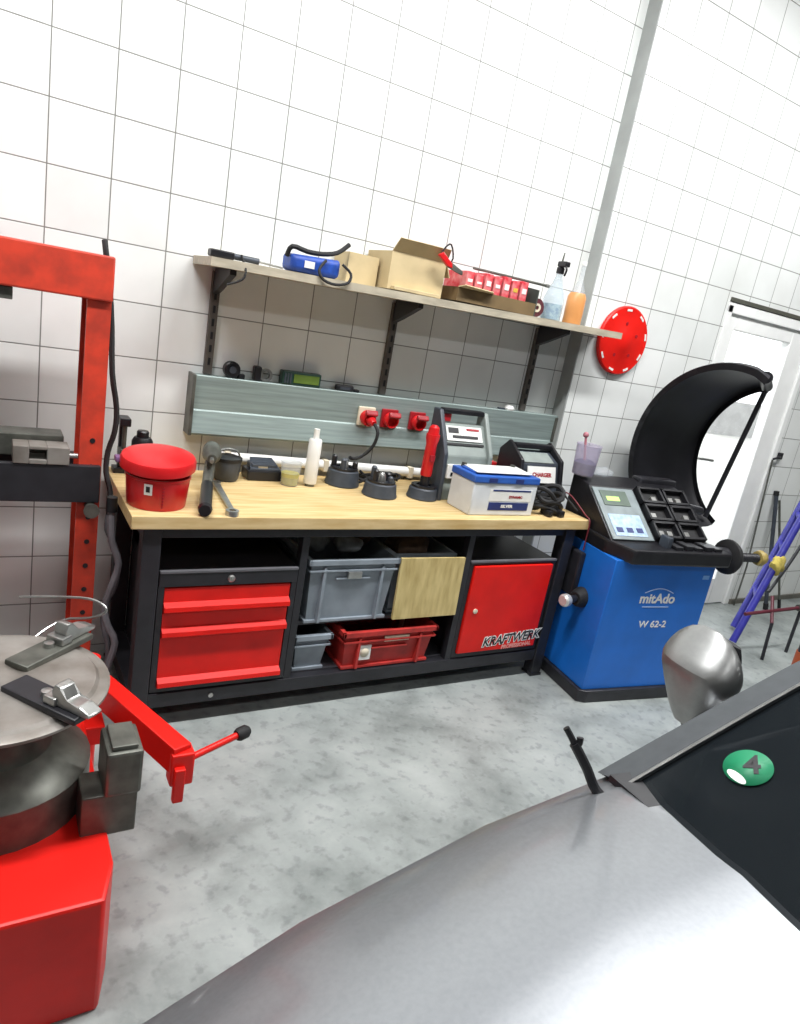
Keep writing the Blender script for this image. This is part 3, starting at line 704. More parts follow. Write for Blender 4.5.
# blue cable bundle
t = thing('cable_bundle', 'bright blue bundle wrapped with a black cable on the shelf', 'cable bundle', (.9, -.19, ZS(.9)))
k = MB().box(.80, 1.0, -.235, -.12, ZS(1.0)+.0, ZS(1.0)+.068, .02, None, 4)
for v in k.bm.verts: v.co.z += .006*math.sin(v.co.x*90)*(1 if v.co.z > ZS(.9)+.03 else 0)
k.build('wrap', BLUECB, t)
MB().tube([(.79, -.2, ZS(1.)+.05), (.8, -.22, ZS(1.)+.085), (.86, -.22, ZS(1.)+.078), (.93, -.2, ZS(1.)+.082), (1.0, -.18, ZS(1.)+.1), (1.05, -.17, ZS(1.)+.14)], .009).build('cable', RUBBER, t)
MB().tube([(.93, -.245, ZS(1.)+.06), (.9, -.262, ZS(1.)+.02), (.92, -.272, ZS(1.)-.012), (.97, -.275, ZS(1.)-.02), (1.02, -.272, ZS(1.)-.005), (1.035, -.255, ZS(1.)+.03), (1.0, -.243, ZS(1.)+.058)], .0055).build('loop', RUBBER, t)
MB().box(.85, .89, -.2385, -.233, ZS(1.)+.02, ZS(1.)+.045).build('tag', WHITE, t, None, 'white tag')
# beige boxes
def carton(name, label, x0, x1, y0, y1, h, m, flaps=True):
    t = thing(name, label, 'box', ((x0+x1)/2, (y0+y1)/2, ZS(x1)))
    z = ZS(x1)+.0
    MB().tray(x0, x1, y0, y1, z, z+h, .004, 0, .004).build('body', m, t)
    if flaps:
        MB().prism([(x0, y0, z+h), (x1, y0, z+h), (x1-.01, y0-.035, z+h+.05), (x0+.01, y0-.035, z+h+.05)], (0, .004, .002)).build('flap', m, t)
        MB().prism([(x1, y0, z+h), (x1, y1, z+h), (x1+.03, y1-.01, z+h-.055), (x1+.03, y0+.01, z+h-.055)], (.004, 0, .002)).build('flap', m, t)
    return t
carton('cardboard_box', 'small beige cardboard box behind the blue bundle on the shelf', 1.065, 1.2, -.15, -.012, .115, CARD, False)
bx = carton('cardboard_box', 'large open beige cardboard box in the middle of the shelf', 1.215, 1.475, -.225, -.012, .145, CARD)
MB().box(1.23, 1.45, -.258, -.227, ZS(1.46)+.0, ZS(1.46)+.014, .002).build('inner_flap', CARD, bx)
# jumper clamp
t = thing('jumper_clamp', 'red and black cable clamp with a wire loop hooked on the beige box', 'clamp', (1.47, -.24, ZS(1.5)+.12))
zc = ZS(1.48)
MB().tube([(1.41, -.265, zc+.16), (1.43, -.265, zc+.2), (1.455, -.265, zc+.215), (1.475, -.265, zc+.165), (1.455, -.265, zc+.13)], .0035).build('wire_loop', RUBBER, t)
MB().prism([(1.40, -.277, zc+.165), (1.45, -.277, zc+.13), (1.475, -.277, zc+.125), (1.47, -.277, zc+.145), (1.42, -.277, zc+.18)], (0, .018, 0), .003).build('grip', REDPL, t)
MB().prism([(1.45, -.275, zc+.128), (1.50, -.275, zc+.115), (1.53, -.275, zc+.108), (1.53, -.275, zc+.124), (1.47, -.275, zc+.148)], (0, .012, 0), .002).build('jaw', DKSTEEL, t)
# brown tray with red packets
t = thing('parts_tray', 'long brown cardboard tray with dark sides holding the red packets', 'tray', (1.73, -.16, ZS(1.7)))
z = ZS(1.965)
MB().tray(1.535, 1.965, -.255, -.03, z, z+.055, .005, .0, .004).build('body', CARDDK, t)
MB().prism([(1.965, -.255, z), (1.965, -.03, z), (1.965, -.03, z+.14), (1.965, -.255, z+.115)], (.006, 0, 0)).build('end_panel', mat('dark_card', '#3f4a44', .7), t)
MB().prism([(1.535, -.255, z+.055), (1.72, -.255, z+.055), (1.70, -.285, z+.06), (1.55, -.285, z+.065)], (0, .003, .003)).build('flap', CARD, t)
PK = mat('printed_red_packet', '#cf2a3a', .4, 0, .2, 30, .02, None, 0, '#d98a8c')
for i in range(7):
    x = 1.60+i*.05; ho = (.128, .124, .136, .13, .14, .132, .138)[i]
    p = thing('blister_pack', ('red packet at the left end of the brown tray', 'red packet second from the left in the brown tray', 'red packet third from the left in the brown tray', 'red packet in the middle of the row in the brown tray', 'red packet fifth from the left in the brown tray', 'red packet with yellow top, second from the right in the brown tray', 'red packet at the right end of the brown tray')[i], 'packet', (x, -.14, z+.005), 0, 'red packets in the brown tray')
    MB().box(x-.019, x+.019, -.235, -.06, z+.005, z+ho, .003).build('pack', PK, p)
    k = MB(); k.box(x-.012, x+.012, -.2365, -.234, z+.085, z+ho-.03); k.build('print', YELLOW if i == 5 else WHITE, p)
t = thing('steel_bar', 'thin grey bar laid across the top of the red packets', 'bar', (1.85, -.2, z+.14))
k = MB().cyl((1.63, -.2, z+.1465), (2.06, -.2, z+.1465), .006, n=10); k.build('rod', DKSTEEL, t); MB().cyl((2.045, -.2, z+.1465), (2.065, -.2, z+.1465), .0085, n=10).build('tip', STEEL, t)
# ball / reel
t = thing('wire_reel', 'small dark red reel of wire beside the spray bottle', 'reel', (2.035, -.15, ZS(2.03)))
MB().lathe([(0, 0), (.042, 0), (.042, .006), (.03, .01), (.036, .02), (.036, .05), (.03, .06), (.042, .064), (.042, .07), (0, .07)], (2.035, -.185, ZS(2.08)+.0423), (0, 1, 0), 26).build('spool', mat('dark_red_wire', '#5d2a33', .5, 0, .3, 60, .2), t)
MB().lathe([(.01, 0), (.02, 0), (.02, .004), (.01, .004), (.01, 0)], (2.035, -.189, ZS(2.08)+.0423), (0, 1, 0), 18, False, False).build('hub', CREAM, t)
# spray bottle
t = thing('spray_bottle', 'bluish clear spray bottle with black nozzle on the shelf', 'bottle', (2.17, -.14, ZS(2.21)))
zb = ZS(2.22)
MB().lathe([(0, 0), (.046, 0), (.05, .006), (.05, .1), (.042, .125), (.025, .17), (.016, .2), (.016, .215), (0, .215)], (2.165, -.14, zb), n=30).build('body', CLEARBLUE, t)
MB().lathe([(0, .004), (.045, .004), (.045, .075), (0, .075)], (2.165, -.14, zb), n=24).build('liquid', mat('pale_blue_liquid', '#b5cdd4', .3, 0, .3, 60, .02, None, 0, '#5f86a8'), t)
MB().lathe([(0, .215), (.019, .215), (.019, .24), (.013, .245), (0, .245)], (2.165, -.14, zb), n=20).box(2.15, 2.18, -.185, -.125, zb+.245, zb+.27, .005).build('trigger_head', BLACKPL, t)
MB().cyl((2.165, -.14, zb+.27), (2.168, -.14, zb+.31), .005, .003, 10).build('nozzle', DKSTEEL, t)
MB().tube([(2.158, -.178, zb+.25), (2.158, -.19, zb+.23), (2.16, -.18, zb+.205)], .005).build('trigger', BLACKPL, t)
# orange bottle
t = thing('orange_bottle', 'orange plastic bottle with clear neck at the right end of the shelf', 'bottle', (2.28, -.16, ZS(2.3)))
zb = ZS(2.33)
MB().lathe([(0, 0), (.042, 0), (.045, .005), (.045, .125), (.036, .145), (0, .146)], (2.283, -.165, zb), n=28).build('body', ORANGE, t)
MB().lathe([(0, .146), (.034, .146), (.024, .175), (.012, .20), (.011, .27), (0, .272)], (2.283, -.165, zb), n=24).build('neck', CLEARPL, t)
MB().lathe([(0, .272), (.013, .272), (.012, .29), (0, .292)], (2.283, -.165, zb), n=16).build('cap', WHITE, t)

# red disc on the wall step
t = thing('wall_disc', 'large round red disc with white dashes around its edge on the wall', 'disc', (2.735, -.08, 1.64))
MB().lathe([(0, 0), (.172, 0), (.178, .006), (.178, .018), (.172, .024), (.06, .024), (.05, .03), (0, .03)], (2.735, -.081, 1.64), (0, -1, 0), 56).build('plate', RED, t)
for i in range(9):
    for j in (-.055, .055):
        k = MB()
        a = i*2*PI/9+j+.25; c = Vector((2.735+.158*math.cos(a), -.106, 1.64+.158*math.sin(a)))
        k.box(c.x-.009, c.x+.009, -.1068, -.105, c.z-.0055, c.z+.0055, 0, Euler((0, -a+PI/2, 0)))
        k.build('white_dash', WHITE, t, None)
k = MB()
for i in range(5):
    a = i*2*PI/5+.4; k.lathe([(0, 0), (.009, 0), (.009, .002), (0, .002)], (2.735+.09*math.cos(a), -.105, 1.64+.09*math.sin(a)), (0, -1, 0), 12)
k.build('hole_marks', DARKRED, t)

# ------------------------------------------------------------------ hydraulic press
t = thing('hydraulic_press', 'worn red shop press with black bed in front of the wall at left', 'press', (-.28, -.32, 0))
for x in (.10, -.73):
    k = MB().prism([(x, -.40, .06), (x+.07, -.40, .06), (x+.07, -.25, .06), (x, -.25, .06), (x, -.262, .06), (x+.058, -.262, .06), (x+.058, -.388, .06), (x, -.388, .06)] if x > 0 else
                   [(x+.07, -.40, .06), (x+.07, -.388, .06), (x+.012, -.388, .06), (x+.012, -.262, .06), (x+.07, -.262, .06), (x+.07, -.25, .06), (x, -.25, .06), (x, -.40, .06)], (0, 0, 1.385))
    c = k.build('column', REDPRESS, t)
    hs = MB()
    for i in range(10):
        hs.lathe([(0, 0), (.0085, 0), (.0085, .002), (0, .002)], (x+.038, -.4, .2+i*.088), (0, -1, 0), 14)
    sub(hs, 'pin_hole', BLACKPL, c, t)
    MB().box(x-.02, x+.1, -.62, -.03, 0, .06, .004).build('foot', REDPRESS, t)
MB().box(-.76, .172, -.415, -.235, 1.437, 1.572, .006).build('top_beam', REDPRESS, t)
MB().box(-.66, .10, -.37, -.28, .16, .22, .004).build('lower_brace', REDPRESS, t)
MB().box(-.76, .166, -.425, -.40, .786, .912, .004).box(-.76, .166, -.25, -.225, .786, .912, .004).build('bed', BLACK, t, 35, 'black press bed')
for x in (.14, -.70):
    MB().cyl((x, -.46, .768), (x, -.19, .768), .017, n=16).cyl((x, -.462, .768), (x, -.45, .768), .024, n=16).build('bed_pin', DKSTEEL, t)
MB().cyl((-.30, -.325, 1.22), (-.30, -.325, 1.42), .045, n=24).cyl((-.30, -.325, 1.10), (-.30, -.325, 1.22), .03, n=20).build('ram', STEEL, t)
MB().box(-.16, -.10, -.40, -.25, 1.40, 1.437, .003).build('ram_guide', DKSTEEL, t)
# plates lying on the bed
t = thing('press_plate', 'long grey steel press plate lying at the back of the black bed', 'steel plate', (-.1, -.3, .9125))
MB().box(-.42, .06, -.33, -.225, 0.9125, .985, .004).build('plate', DKSTEEL, t)
t = thing('press_plate', 'notched grey steel block with a square hole on the black bed', 'steel plate', (0, -.38, .9125))
k = MB().box(-.09, -.045, -.43, -.34, .9125, .969, .003).box(.005, .07, -.43, -.34, .9125, .969, .003).box(-.045, .005, -.43, -.34, .9125, .927, .002).box(-.045, .005, -.43, -.34, .959, .969, .002)
k.build('block', TURN, t); MB().cyl((.07, -.385, .934), (.098, -.385, .934), .009, n=12).build('pin', STEEL, t)
# hose beside the press
t = thing('air_hose', 'black and grey hose hanging down beside the red press column', 'hose', (.22, -.25, 0))
MB().tube([(.165, -.2, 1.62), (.17, -.212, 1.58), (.185, -.21, 1.5), (.20, -.22, 1.35), (.205, -.26, 1.2), (.225, -.27, 1.08), (.222, -.28, 1.0), (.205, -.28, .93), (.2, -.3, .86), (.212, -.34, .8), (.205, -.38, .73)], .0095).build('upper_run', RUBBER, t)
MB().tube([(.205, -.38, .73), (.203, -.39, .68), (.23, -.38, .62), (.25, -.37, .55), (.245, -.36, .45), (.22, -.35, .38), (.215, -.36, .3), (.235, -.38, .2), (.22, -.36, .02)], .010).build('lower_run', GREYHOSE, t)
t = thing('grey_hose', 'grey corrugated hose coiled by the foot of the press', 'hose', (.225, -.42, 0))
MB().tube([(.205, -.43, .76), (.21, -.45, .66), (.235, -.46, .58), (.215, -.47, .5), (.2, -.46, .42), (.21, -.48, .36), (.235, -.5, .30), (.215, -.5, .2), (.22, -.48, .1), (.22, -.45, .013)], .012).build('run', GREYHOSE, t)
MB().cyl((.205, -.43, .76), (.205, -.43, .81), .018, n=16).build('coupling', BLACKPL, t)

# ------------------------------------------------------------------ tyre changer
TX, TY, TZ = -.135, -1.205, .6
t = thing('tyre_changer', 'tyre changer with round scuffed steel turntable and red bead breaker arm', 'tyre changer', (TX, TY, 0))
MB().prism([(-.42, -1.6, .0), (.06, -1.6, .0), (.09, -1.5, .0), (.09, -.92, .0), (-.42, -.92, .0)], (0, 0, .3), .008).build('cabinet', RED, t)
MB().lathe([(0, .3), (.205, .3), (.205, .40), (.17, .43), (.12, .45), (.11, .53), (0, .53)], (TX, TY, 0), n=32).build('gearbox', DKSTEEL, t)
k = MB().lathe([(0, -.055), (.10, -.055), (.15, -.04), (.231, -.012), (.238, -.006), (.238, 0), (.228, .004), (.214, .004), (.206, .012), (.06, .018), (.05, .012), (0, .012)], (TX, TY, TZ), n=64)
k.build('turntable', TURN, t)
for i in range(4):
    a = math.radians(-52+(90 if i % 2 == 0 else 94)*i)
    Mx = Matrix.Translation((TX, TY, TZ)) @ Matrix.Rotation(a, 4, 'Z')
    j = MB().box(.05, .265, -.034, .034, .014, .03, .004); j.bm.transform(Mx); jo = j.build('jaw_slide', BLACK if i in (0,) else DKSTEEL, t)
    c = MB().prism([(.19, -.019, .03), (.285, -.019, .03), (.29, -.019, .04), (.26, -.019, .052), (.225, -.019, .05), (.208, -.019, .078), (.19, -.019, .08), (.182, -.019, .06)], (0, .038, 0), .004).box(.165, .2, -.026, .026, .03, .05, .004)
    c.bm.transform(Mx); sub(c, 'jaw', STEEL, jo, t)
    c = MB().lathe([(0, 0), (.012, 0), (.012, .012), (0, .014)], (.15, 0, .03), n=12); c.bm.transform(Mx); sub(c, 'bolt', STEEL, jo, t)
k = MB().box(.075, .155, -1.415, -1.30, .4, .515, .008); k.box(.087, .143, -1.405, -1.31, .515, .527, .003); k.build('clamp_block', DKSTEEL, t)
MB().box(.03, .15, -1.405, -1.31, .29, .402, .004).build('block_bracket', DKSTEEL, t)
# bead breaker arm (red box tube) and its handle
A = Vector((.115, -.80, .35)); B = Vector((.285, -1.27, .36)); d = (B-A).normalized(); n_ = Vector((-d.y, d.x, 0)).normalized()*.026
k = MB().prism([A-n_+Vector((0, 0, -.04)), A+n_+Vector((0, 0, -.04)), A+n_+Vector((0, 0, .04)), A-n_+Vector((0, 0, .04))], B-A, .004); k.build('breaker_arm', RED, t, 35, 'red bead breaker arm')
MB().cyl((.115, -.8, .0), (.115, -.8, .42), .03, n=18).box(.08, .15, -.93, -.77, .2, .26, .004).build('arm_pivot', RED, t)
MB().box(.255, .315, -1.285, -1.235, .29, .385, .006).box(.262, .29, -1.30, -1.28, .25, .35, .004).build('arm_fork', RED, t)
MB().cyl((.255, -1.262, .335), (.465, -1.187, .35), .0095, n=14).build('handle', RED, t, 35, 'red handle rod')
MB().lathe([(0, 0), (.015, 0), (.019, .008), (.019, .032), (.012, .042), (0, .042)], (.455, -1.1906, .3493), Vector((.21, .075, .015)), 18).build('handle_grip', RUBBER, t, 35, 'black handle grip')
MB().tube([(-.072, -.726, .594), (.027, -.782, .614), (.10, -.826, .624), (.138, -.852, .61), (.138, -.858, .592), (.10, -.845, .572), (.028, -.805, .548), (-.06, -.86, .50), (-.1, -.93, .38)], .004, 8).build('air_line', STEEL, t, 35, 'thin pale air line')

# ------------------------------------------------------------------ wheel balancer (own local frame)
PHI = math.radians(-8)
t = thing('wheel_balancer', 'blue wheel balancer with black tray and raised black wheel guard', 'wheel balancer', (2.225, -.86, 0), PHI, None, False)
foot = [(-.02, -.0), (-.02, .46), (.62, .46), (.62, -.02), (.02, -.02)]
MB().prism([(x, y, 0) for x, y in foot], (0, 0, .06), .006).build('plinth', BLACK, t)
MB().prism([(.0, .0, .06), (.0, .44, .06), (.6, .44, .06), (.6, .0, .06), (.015, .0, .06)], (0, 0, .645), .004).build('cabinet', BLUE, t, 30, 'blue cabinet')
top = [(.0, .1), (.0, .44), (.62, .44), (.635, .3), (.635, -.045), (.05, -.045)]
MB().prism([(x, y, .70) for x, y in top], (0, 0, .07), .012).build('tray', BLACKPL, t)
# sloping console
pf = [(.075, .764), (.33, .96), (.46, .985), (.46, .7), (.075, .7)]
MB().prism([(.012, y, z) for y, z in pf], (.588, 0, 0), .006).build('console', BLACKPL, t)
u = Vector((0, .255, .196)).normalized(); n_ = Vector((0, -u.z, u.y)); o0 = Vector((0, .075, .764))
def slope(x0, x1, a0, a1, off, th, m, name, par=t, bev=0., label=None):
    p = [o0+u*a0+n_*off, o0+u*a1+n_*off]
    return MB().prism([(x0, p[0].y, p[0].z), (x1, p[0].y, p[0].z), (x1, p[1].y, p[1].z), (x0, p[1].y, p[1].z)], n_*th, bev).build(name, m, par, 35, label)
pn = slope(.02, .262, .012, .305, 0, .008, mat('grey_control_panel', '#7b8688', .35, 0, .15, 20, .02), 'control_panel', t, .003)
slope(.05, .205, .2, .285, .0083, .003, mat('dark_panel_window', '#5c6a60', .25), 'display', t, 0)
slope(.075, .15, .225, .25, .0115, .001, emit_mat('lit_green_digits', '#a9d86a', .7), 'green_digits', t, 0, 'lit green digits')
slope(.045, .23, .03, .15, .0083, .002, mat('pale_blue_keypad', '#8fa9c6', .4, 0, .3, 40, .02, None, 0, '#b4c6d8'), 'keypad', t, 0, 'pale blue keypad')
for i in range(3):
    slope(.06+.058*i, .095+.058*i, .05, .075, .0105, .002, NAVY, 'key', t)
# weight pockets: raised rims with dark wells
for r in range(3):
    for c in range(2):
        x0 = .275+c*.155; a0 = .02+r*.1
        k = MB()
        for (xa, xb, aa, ab) in ((x0, x0+.145, a0, a0+.012), (x0, x0+.145, a0+.08, a0+.092), (x0, x0+.012, a0, a0+.092), (x0+.133, x0+.145, a0, a0+.092)):
            p = [o0+u*aa, o0+u*ab]
            k.prism([(xa, p[0].y, p[0].z), (xb, p[0].y, p[0].z), (xb, p[1].y, p[1].z), (xa, p[1].y, p[1].z)], n_*.03)
        k.build('weight_pocket', BLACKPL, t)
        slope(x0+.012, x0+.133, a0+.012, a0+.08, .0, .003, RUBBER, 'pocket_floor', t)
        for q in range(2):
            if (r+c+q) % 3 != 2: slope(x0+.025+q*.05, x0+.055+q*.05, a0+.018, a0+.045, .0032, .014, STEEL, 'wheel_weight_bin', t)
for i in range(5):
    MB().box(.3+i*.06, .345+i*.06, -.02, .06, .764, .785+.006*(i % 2), .004).build('tray_divider', BLACKPL, t)
MB().box(.265, .29, -.0, .06, .764, .82, .005).build('peg', GREYBLK, t)
# side peg with chrome end and black cones on the left side
MB().cyl((0, .16, .455), (-.10, .13, .455), .018, n=16).build('side_peg', BLACK, t)
MB().lathe([(0, 0), (.026, 0), (.03, .008), (.03, .03), (.022, .04), (0, .04)], (-.10, .13, .455), Vector((-1, -.3, 0)), 20).build('peg_cap', mat('satin_silver', '#d5d5d2', .35, .5, .05, 20, 0), t, 35, 'silver peg end')
MB().lathe([(.02, 0), (.05, 0), (.042, .03), (.03, .05), (.02, .05), (.02, 0)], (-.002, .16, .455), Vector((-1, -.3, 0)), 28, False, False).build('centring_cone', RUBBER, t)
MB().box(-.035, -.0, .2, .4, .44, .66, .01).build('cone_holder', BLACK, t)
# shaft on the right
MB().cyl((.60, .04, .73), (.68, .04, .73), .045, n=24).build('bearing', BLACK, t)
MB().lathe([(0, 0), (.062, 0), (.084, .008), (.086, .02), (.075, .04), (.045, .055), (0, .06)], (.68, .04, .73), (1, 0, 0), 32).build('flange', RUBBER, t)
k = MB().cyl((.74, .04, .73), (.95, .04, .73), .019, n=16)
for i in range(12): k.lathe([(.019, 0), (.0225, .004), (.019, .008)], (.76+i*.013, .04, .73), (1, 0, 0), 16, False, False)
k.build('shaft', BLACK, t)
MB().lathe([(.02, 0), (.034, 0), (.04, .02), (.03, .045), (.02, .045), (.02, 0)], (.90, .04, .73), (1, 0, 0), 24, False, False).build('quick_nut', mat('dull_yellow', '#9c8a4e', .5), t, 35, 'yellow quick nut')
# raised guard: cylinder band with flared near rim, cut at the ends, plus rod
CU, CV, CZ = .672, .292, 1.131; R1, R2, WD, PS = .489, .437, .50, .162
ax = Vector((math.cos(PS), math.sin(PS), 0)); e1 = Vector((-math.sin(PS), math.cos(PS), 0)); e2 = Vector((0, 0, 1)); cc = Vector((CU, CV, CZ))
def gp(s, th, dr=0.):
    R = R1+(R2-R1)*s/WD+dr
    return cc+ax*s+(e1*math.cos(th)+e2*math.sin(th))*R
rows = []
NT = 60
def ends(s):
    f = s/WD
    return math.radians(-64), math.radians(111-37*f)
cross = [(0.0, -.03), (.0, .0), (.03, .008), (.12, .004), (.25, .004), (.38, .004), (.47, .008), (.50, 0.), (.50, -.028)]
g = MB(); inner = []; outer = []
bmv = g.bm
grid_i = []; grid_o = []
for i in range(NT+1):
    ri = []; ro = []
    for s, dr in cross:
        a0, a1 = ends(s); th = a0+(a1-a0)*i/NT
        ed = min(1, (NT-i)/3.)
        ri.append(bmv.verts.new(gp(s, th, dr-.012*(1-ed)))); ro.append(bmv.verts.new(gp(s, th, dr+.006-.012*(1-ed) if s not in (0., .5) else dr+.003-.012*(1-ed))))
    grid_i.append(ri); grid_o.append(ro)
nc = len(cross)
for i in range(NT):
    for j in range(nc-1):
        bmv.faces.new((grid_i[i][j], grid_i[i][j+1], grid_i[i+1][j+1], grid_i[i+1][j])); bmv.faces.new((grid_o[i][j], grid_o[i+1][j], grid_o[i+1][j+1], grid_o[i][j+1]))
    for j in (0, nc-1):
        bmv.faces.new((grid_i[i][j], grid_i[i+1][j], grid_o[i+1][j], grid_o[i][j]))
for i in (0, NT):
    for j in range(nc-1): bmv.faces.new((grid_i[i][j], grid_i[i][j+1], grid_o[i][j+1], grid_o[i][j]))
GUARD = mat('black_moulded_plastic', '#1d1d22', .42, 0, .15, 12, .02)
for f in bmv.faces: f.smooth = True
gd = g.build('wheel_guard', GUARD, t, 40)
k = MB().tube([gp(.03, math.radians(107), -.012), gp(.12, math.radians(101), -.016), gp(.3, math.radians(87), -.016), gp(.46, math.radians(76), -.016)], .029, 12); k.build('guard_end_roll', GUARD, gd)
MB().tube([gp(.46, math.radians(76), -.02), gp(.46, math.radians(-58), -.02)], .0135, 12, 0).build('guard_rod', BLACK, t)
MB().box(.38, .62, .40, .47, .80, 1.0, .01).cyl((.45, .45, .90), (.98, .53, .82), .022, n=16).build('guard_pivot', BLACK, t)
MB().tube([(.9, .52, .84), (.9, .48, .78), gp(.25, math.radians(-60), .01)], .018, 10, 0).build('guard_bracket', BLACK, t)
# lettering
text_part('maker_logo', 'mitAdo', .066, WHITE, t, face_front(.296, -.0012, .522), .0018, 0, .0005, 1.05)
k = MB(); k.box(.218, .374, -.0022, -.0005, .480, .484); k.build('logo_underline', mat('light_blue_print', '#b5cdf0', .5), t)
k = MB(); k.tube([(.211+.17*i/12, -.0012, .552+.022*math.sin(PI*i/12)) for i in range(13)], .0022, 6, 0); k.build('logo_arc', mat('light_blue_print', '#b5cdf0'), t)
text_part('model_lettering', 'W 62-2', .046, WHITE, t, face_front(.31, -.0012, .392), .0008, 0, .0005, 1.15)
MB().box(.535, .575, -.0016, -.0004, .625, .645).build('corner_sticker', mat('pale_blue_sticker', '#7fb2ee', .5), t)

# bottle and film on top of the balancer
bw = Matrix.Translation((2.225, -.86, 0)) @ Matrix.Rotation(PHI, 4, 'Z')
c = bw @ Vector((.03, .415, 0)); zt = .985
t = thing('clear_tub', 'clear plastic tub with mauve contents on top of the balancer console', 'tub', (c.x, c.y, zt))
MB().lathe([(0, 0), (.05, 0), (.052, .004), (.06, .145), (.063, .147), (.06, .15), (.057, .147), (.05, .005), (0, .005)], (c.x, c.y, zt), n=30, cap0=False, cap1=False).build('wall', CLEARMAUVE, t)
MB().lathe([(0, .006), (.049, .006), (.052, .06), (.03, .075), (0, .07)], (c.x, c.y, zt), n=26, cap0=False, cap1=False).build('contents', mat('mauve_granules', '#54527a', .6, 0, .4, 60, .3), t)
MB().cyl((c.x-.01, c.y, zt+.07), (c.x-.02, c.y+.02, zt+.19), .006, n=10).ball((c.x-.02, c.y+.02, zt+.19), .014).build('brush', mat('rose_plastic', '#b4717c', .5), t)
c = bw @ Vector((.14, .41, 0))
t = thing('plastic_bag', 'crumpled clear plastic bag beside the mauve tub', 'bag', (c.x, c.y, zt))
k = MB(); k.ball((0, 0, 0), .055, (1.1, .7, .42), 22)
for v in k.bm.verts:
    nn = 1+.16*math.sin(v.co.x*120)*math.cos(v.co.y*110)
    v.co = v.co*nn; v.co.z = max(v.co.z, -.0225); v.co += Vector((c.x, c.y, zt+.0235))
k.build('film', CLEARPL, t)

# ------------------------------------------------------------------ things by the door
t = thing('wall_rod', 'long thin steel rod hanging from a hook beside the door', 'rod', (4.6, -.1, .3))
MB().cyl((4.415, -.1, 1.08), (4.50, -.115, .30), .006, n=10).build('rod', DKSTEEL, t)
MB().box(4.485, 4.525, -.1, -.08, 1.085, 1.13, .003).tube([(4.505, -.095, 1.1), (4.46, -.11, 1.1), (4.415, -.105, 1.085)], .008).build('hook', BLACK, t)
MB().cyl((4.50, -.115, .0), (4.50, -.115, .30), .006, n=10).build('rod_tail', DKSTEEL, t)
t = thing('leaning_pole', 'dark pole leaning against the wall right of the door', 'pole', (4.62, -.2, 0))
MB().cyl((4.60, -.098, .84), (4.72, -.22, .014), .014, n=12).build('shaft', GREYBLK, t); MB().cyl((4.597, -.095, .86), (4.60, -.098, .83), .018, n=12).build('grip', RUBBER, t)
MB().cyl((4.715, -.215, .05), (4.7215, -.2215, .006), .018, n=12).build('tip', RUBBER, t)
t = thing('leaning_pole', 'shorter thin pole crossing the dark pole by the door', 'pole', (4.75, -.3, 0))
MB().cyl((4.625, -.118, .80), (4.83, -.26, .012), .008, n=12).build('shaft', DKSTEEL, t); MB().cyl((4.81, -.246, .09), (4.8305, -.2604, .006), .012, n=12).build('tip', RUBBER, t)

# blue-violet hand truck lying tilted
t = thing('hand_truck', 'blue violet tubular trolley leaning at the right by the door', 'trolley', (3.9, -.65, 0))
a = Vector((3.79, -.589, .022)); b2 = Vector((4.17, -.56, .93)); off = Vector((.24, .16, 0))
for q in (0, 1):
    MB().tube([a+off*q, a.lerp(b2, .5)+off*q, b2+off*q], .022, 12, 0).build('rail', BLUEDK, t)
for f in (.3, .52, .64, .86):
    p = a.lerp(b2, f); MB().cyl(p, p+off, .014, n=12).build('cross_bar', BLUEDK, t)
p = a.lerp(b2, .36)
MB().tube([p+Vector((.05, -.02, 0)), p+Vector((.2, .0, .16)), p+Vector((.34, .03, .30))], .01).build('brace', BLACK, t)
t = thing('wheel_brace', 'dark red cross brace lying over the lower bar of the blue trolley', 'wheel brace', (4.0, -.78, .30))
MB().cyl((3.66, -.68, .26), (4.1, -.74, .30), .011, n=12).build('long_arm', mat('dark_maroon_paint', '#5c2430', .45), t)
MB().cyl((3.84, -.75, .22), (3.92, -.66, .35), .010, n=12).build('short_arm', mat('dark_maroon_paint', '#5c2430', .45), t)
MB().cyl((4.09, -.739, .30), (4.13, -.745, .303), .02, n=14).build('socket', DKSTEEL, t)
MB().cyl((3.84, -.75, .22), (3.81, -.78, .0), .010, n=12).build('stand_leg', BLACK, t)
MB().cyl((4.12, -.744, .30), (4.12, -.744, .0), .010, n=12).build('stand_leg', BLACK, t)
t = thing('yellow_cloth', 'small yellow cloth tied to the blue trolley rail', 'cloth', (4.0, -.585, .46))
k = MB(); k.ball((0, 0, 0), .05, (1, .7, 1.2), 18)
for v in k.bm.verts: v.co = v.co*(1+.2*math.sin(v.co.x*130+v.co.z*90))+Vector((4.0, -.585, .52))
k.build('wrap', mat('yellow_cloth', '#c9b65c', .9, 0, .2, 40, .2), t, 60)
t = thing('oil_bottle', 'dark bottle with orange red foot at the right picture edge', 'bottle', (3.78, -1.12, 0))
MB().lathe([(0, 0), (.05, 0), (.055, .01), (.055, .16), (0, .16)], (3.82, -1.0, 0), n=24).build('base', mat('orange_red_plastic', '#b4532b', .5), t)
MB().lathe([(0, .16), (.05, .16), (.045, .27), (.02, .31), (.018, .34), (0, .34)], (3.82, -1.0, 0), n=24).build('neck', BLACKPL, t)
MB().tube([(3.82, -1.0, .33), (3.77, -1.02, .36), (3.72, -1.03, .40)], .014).build('spout', BLACKPL, t)

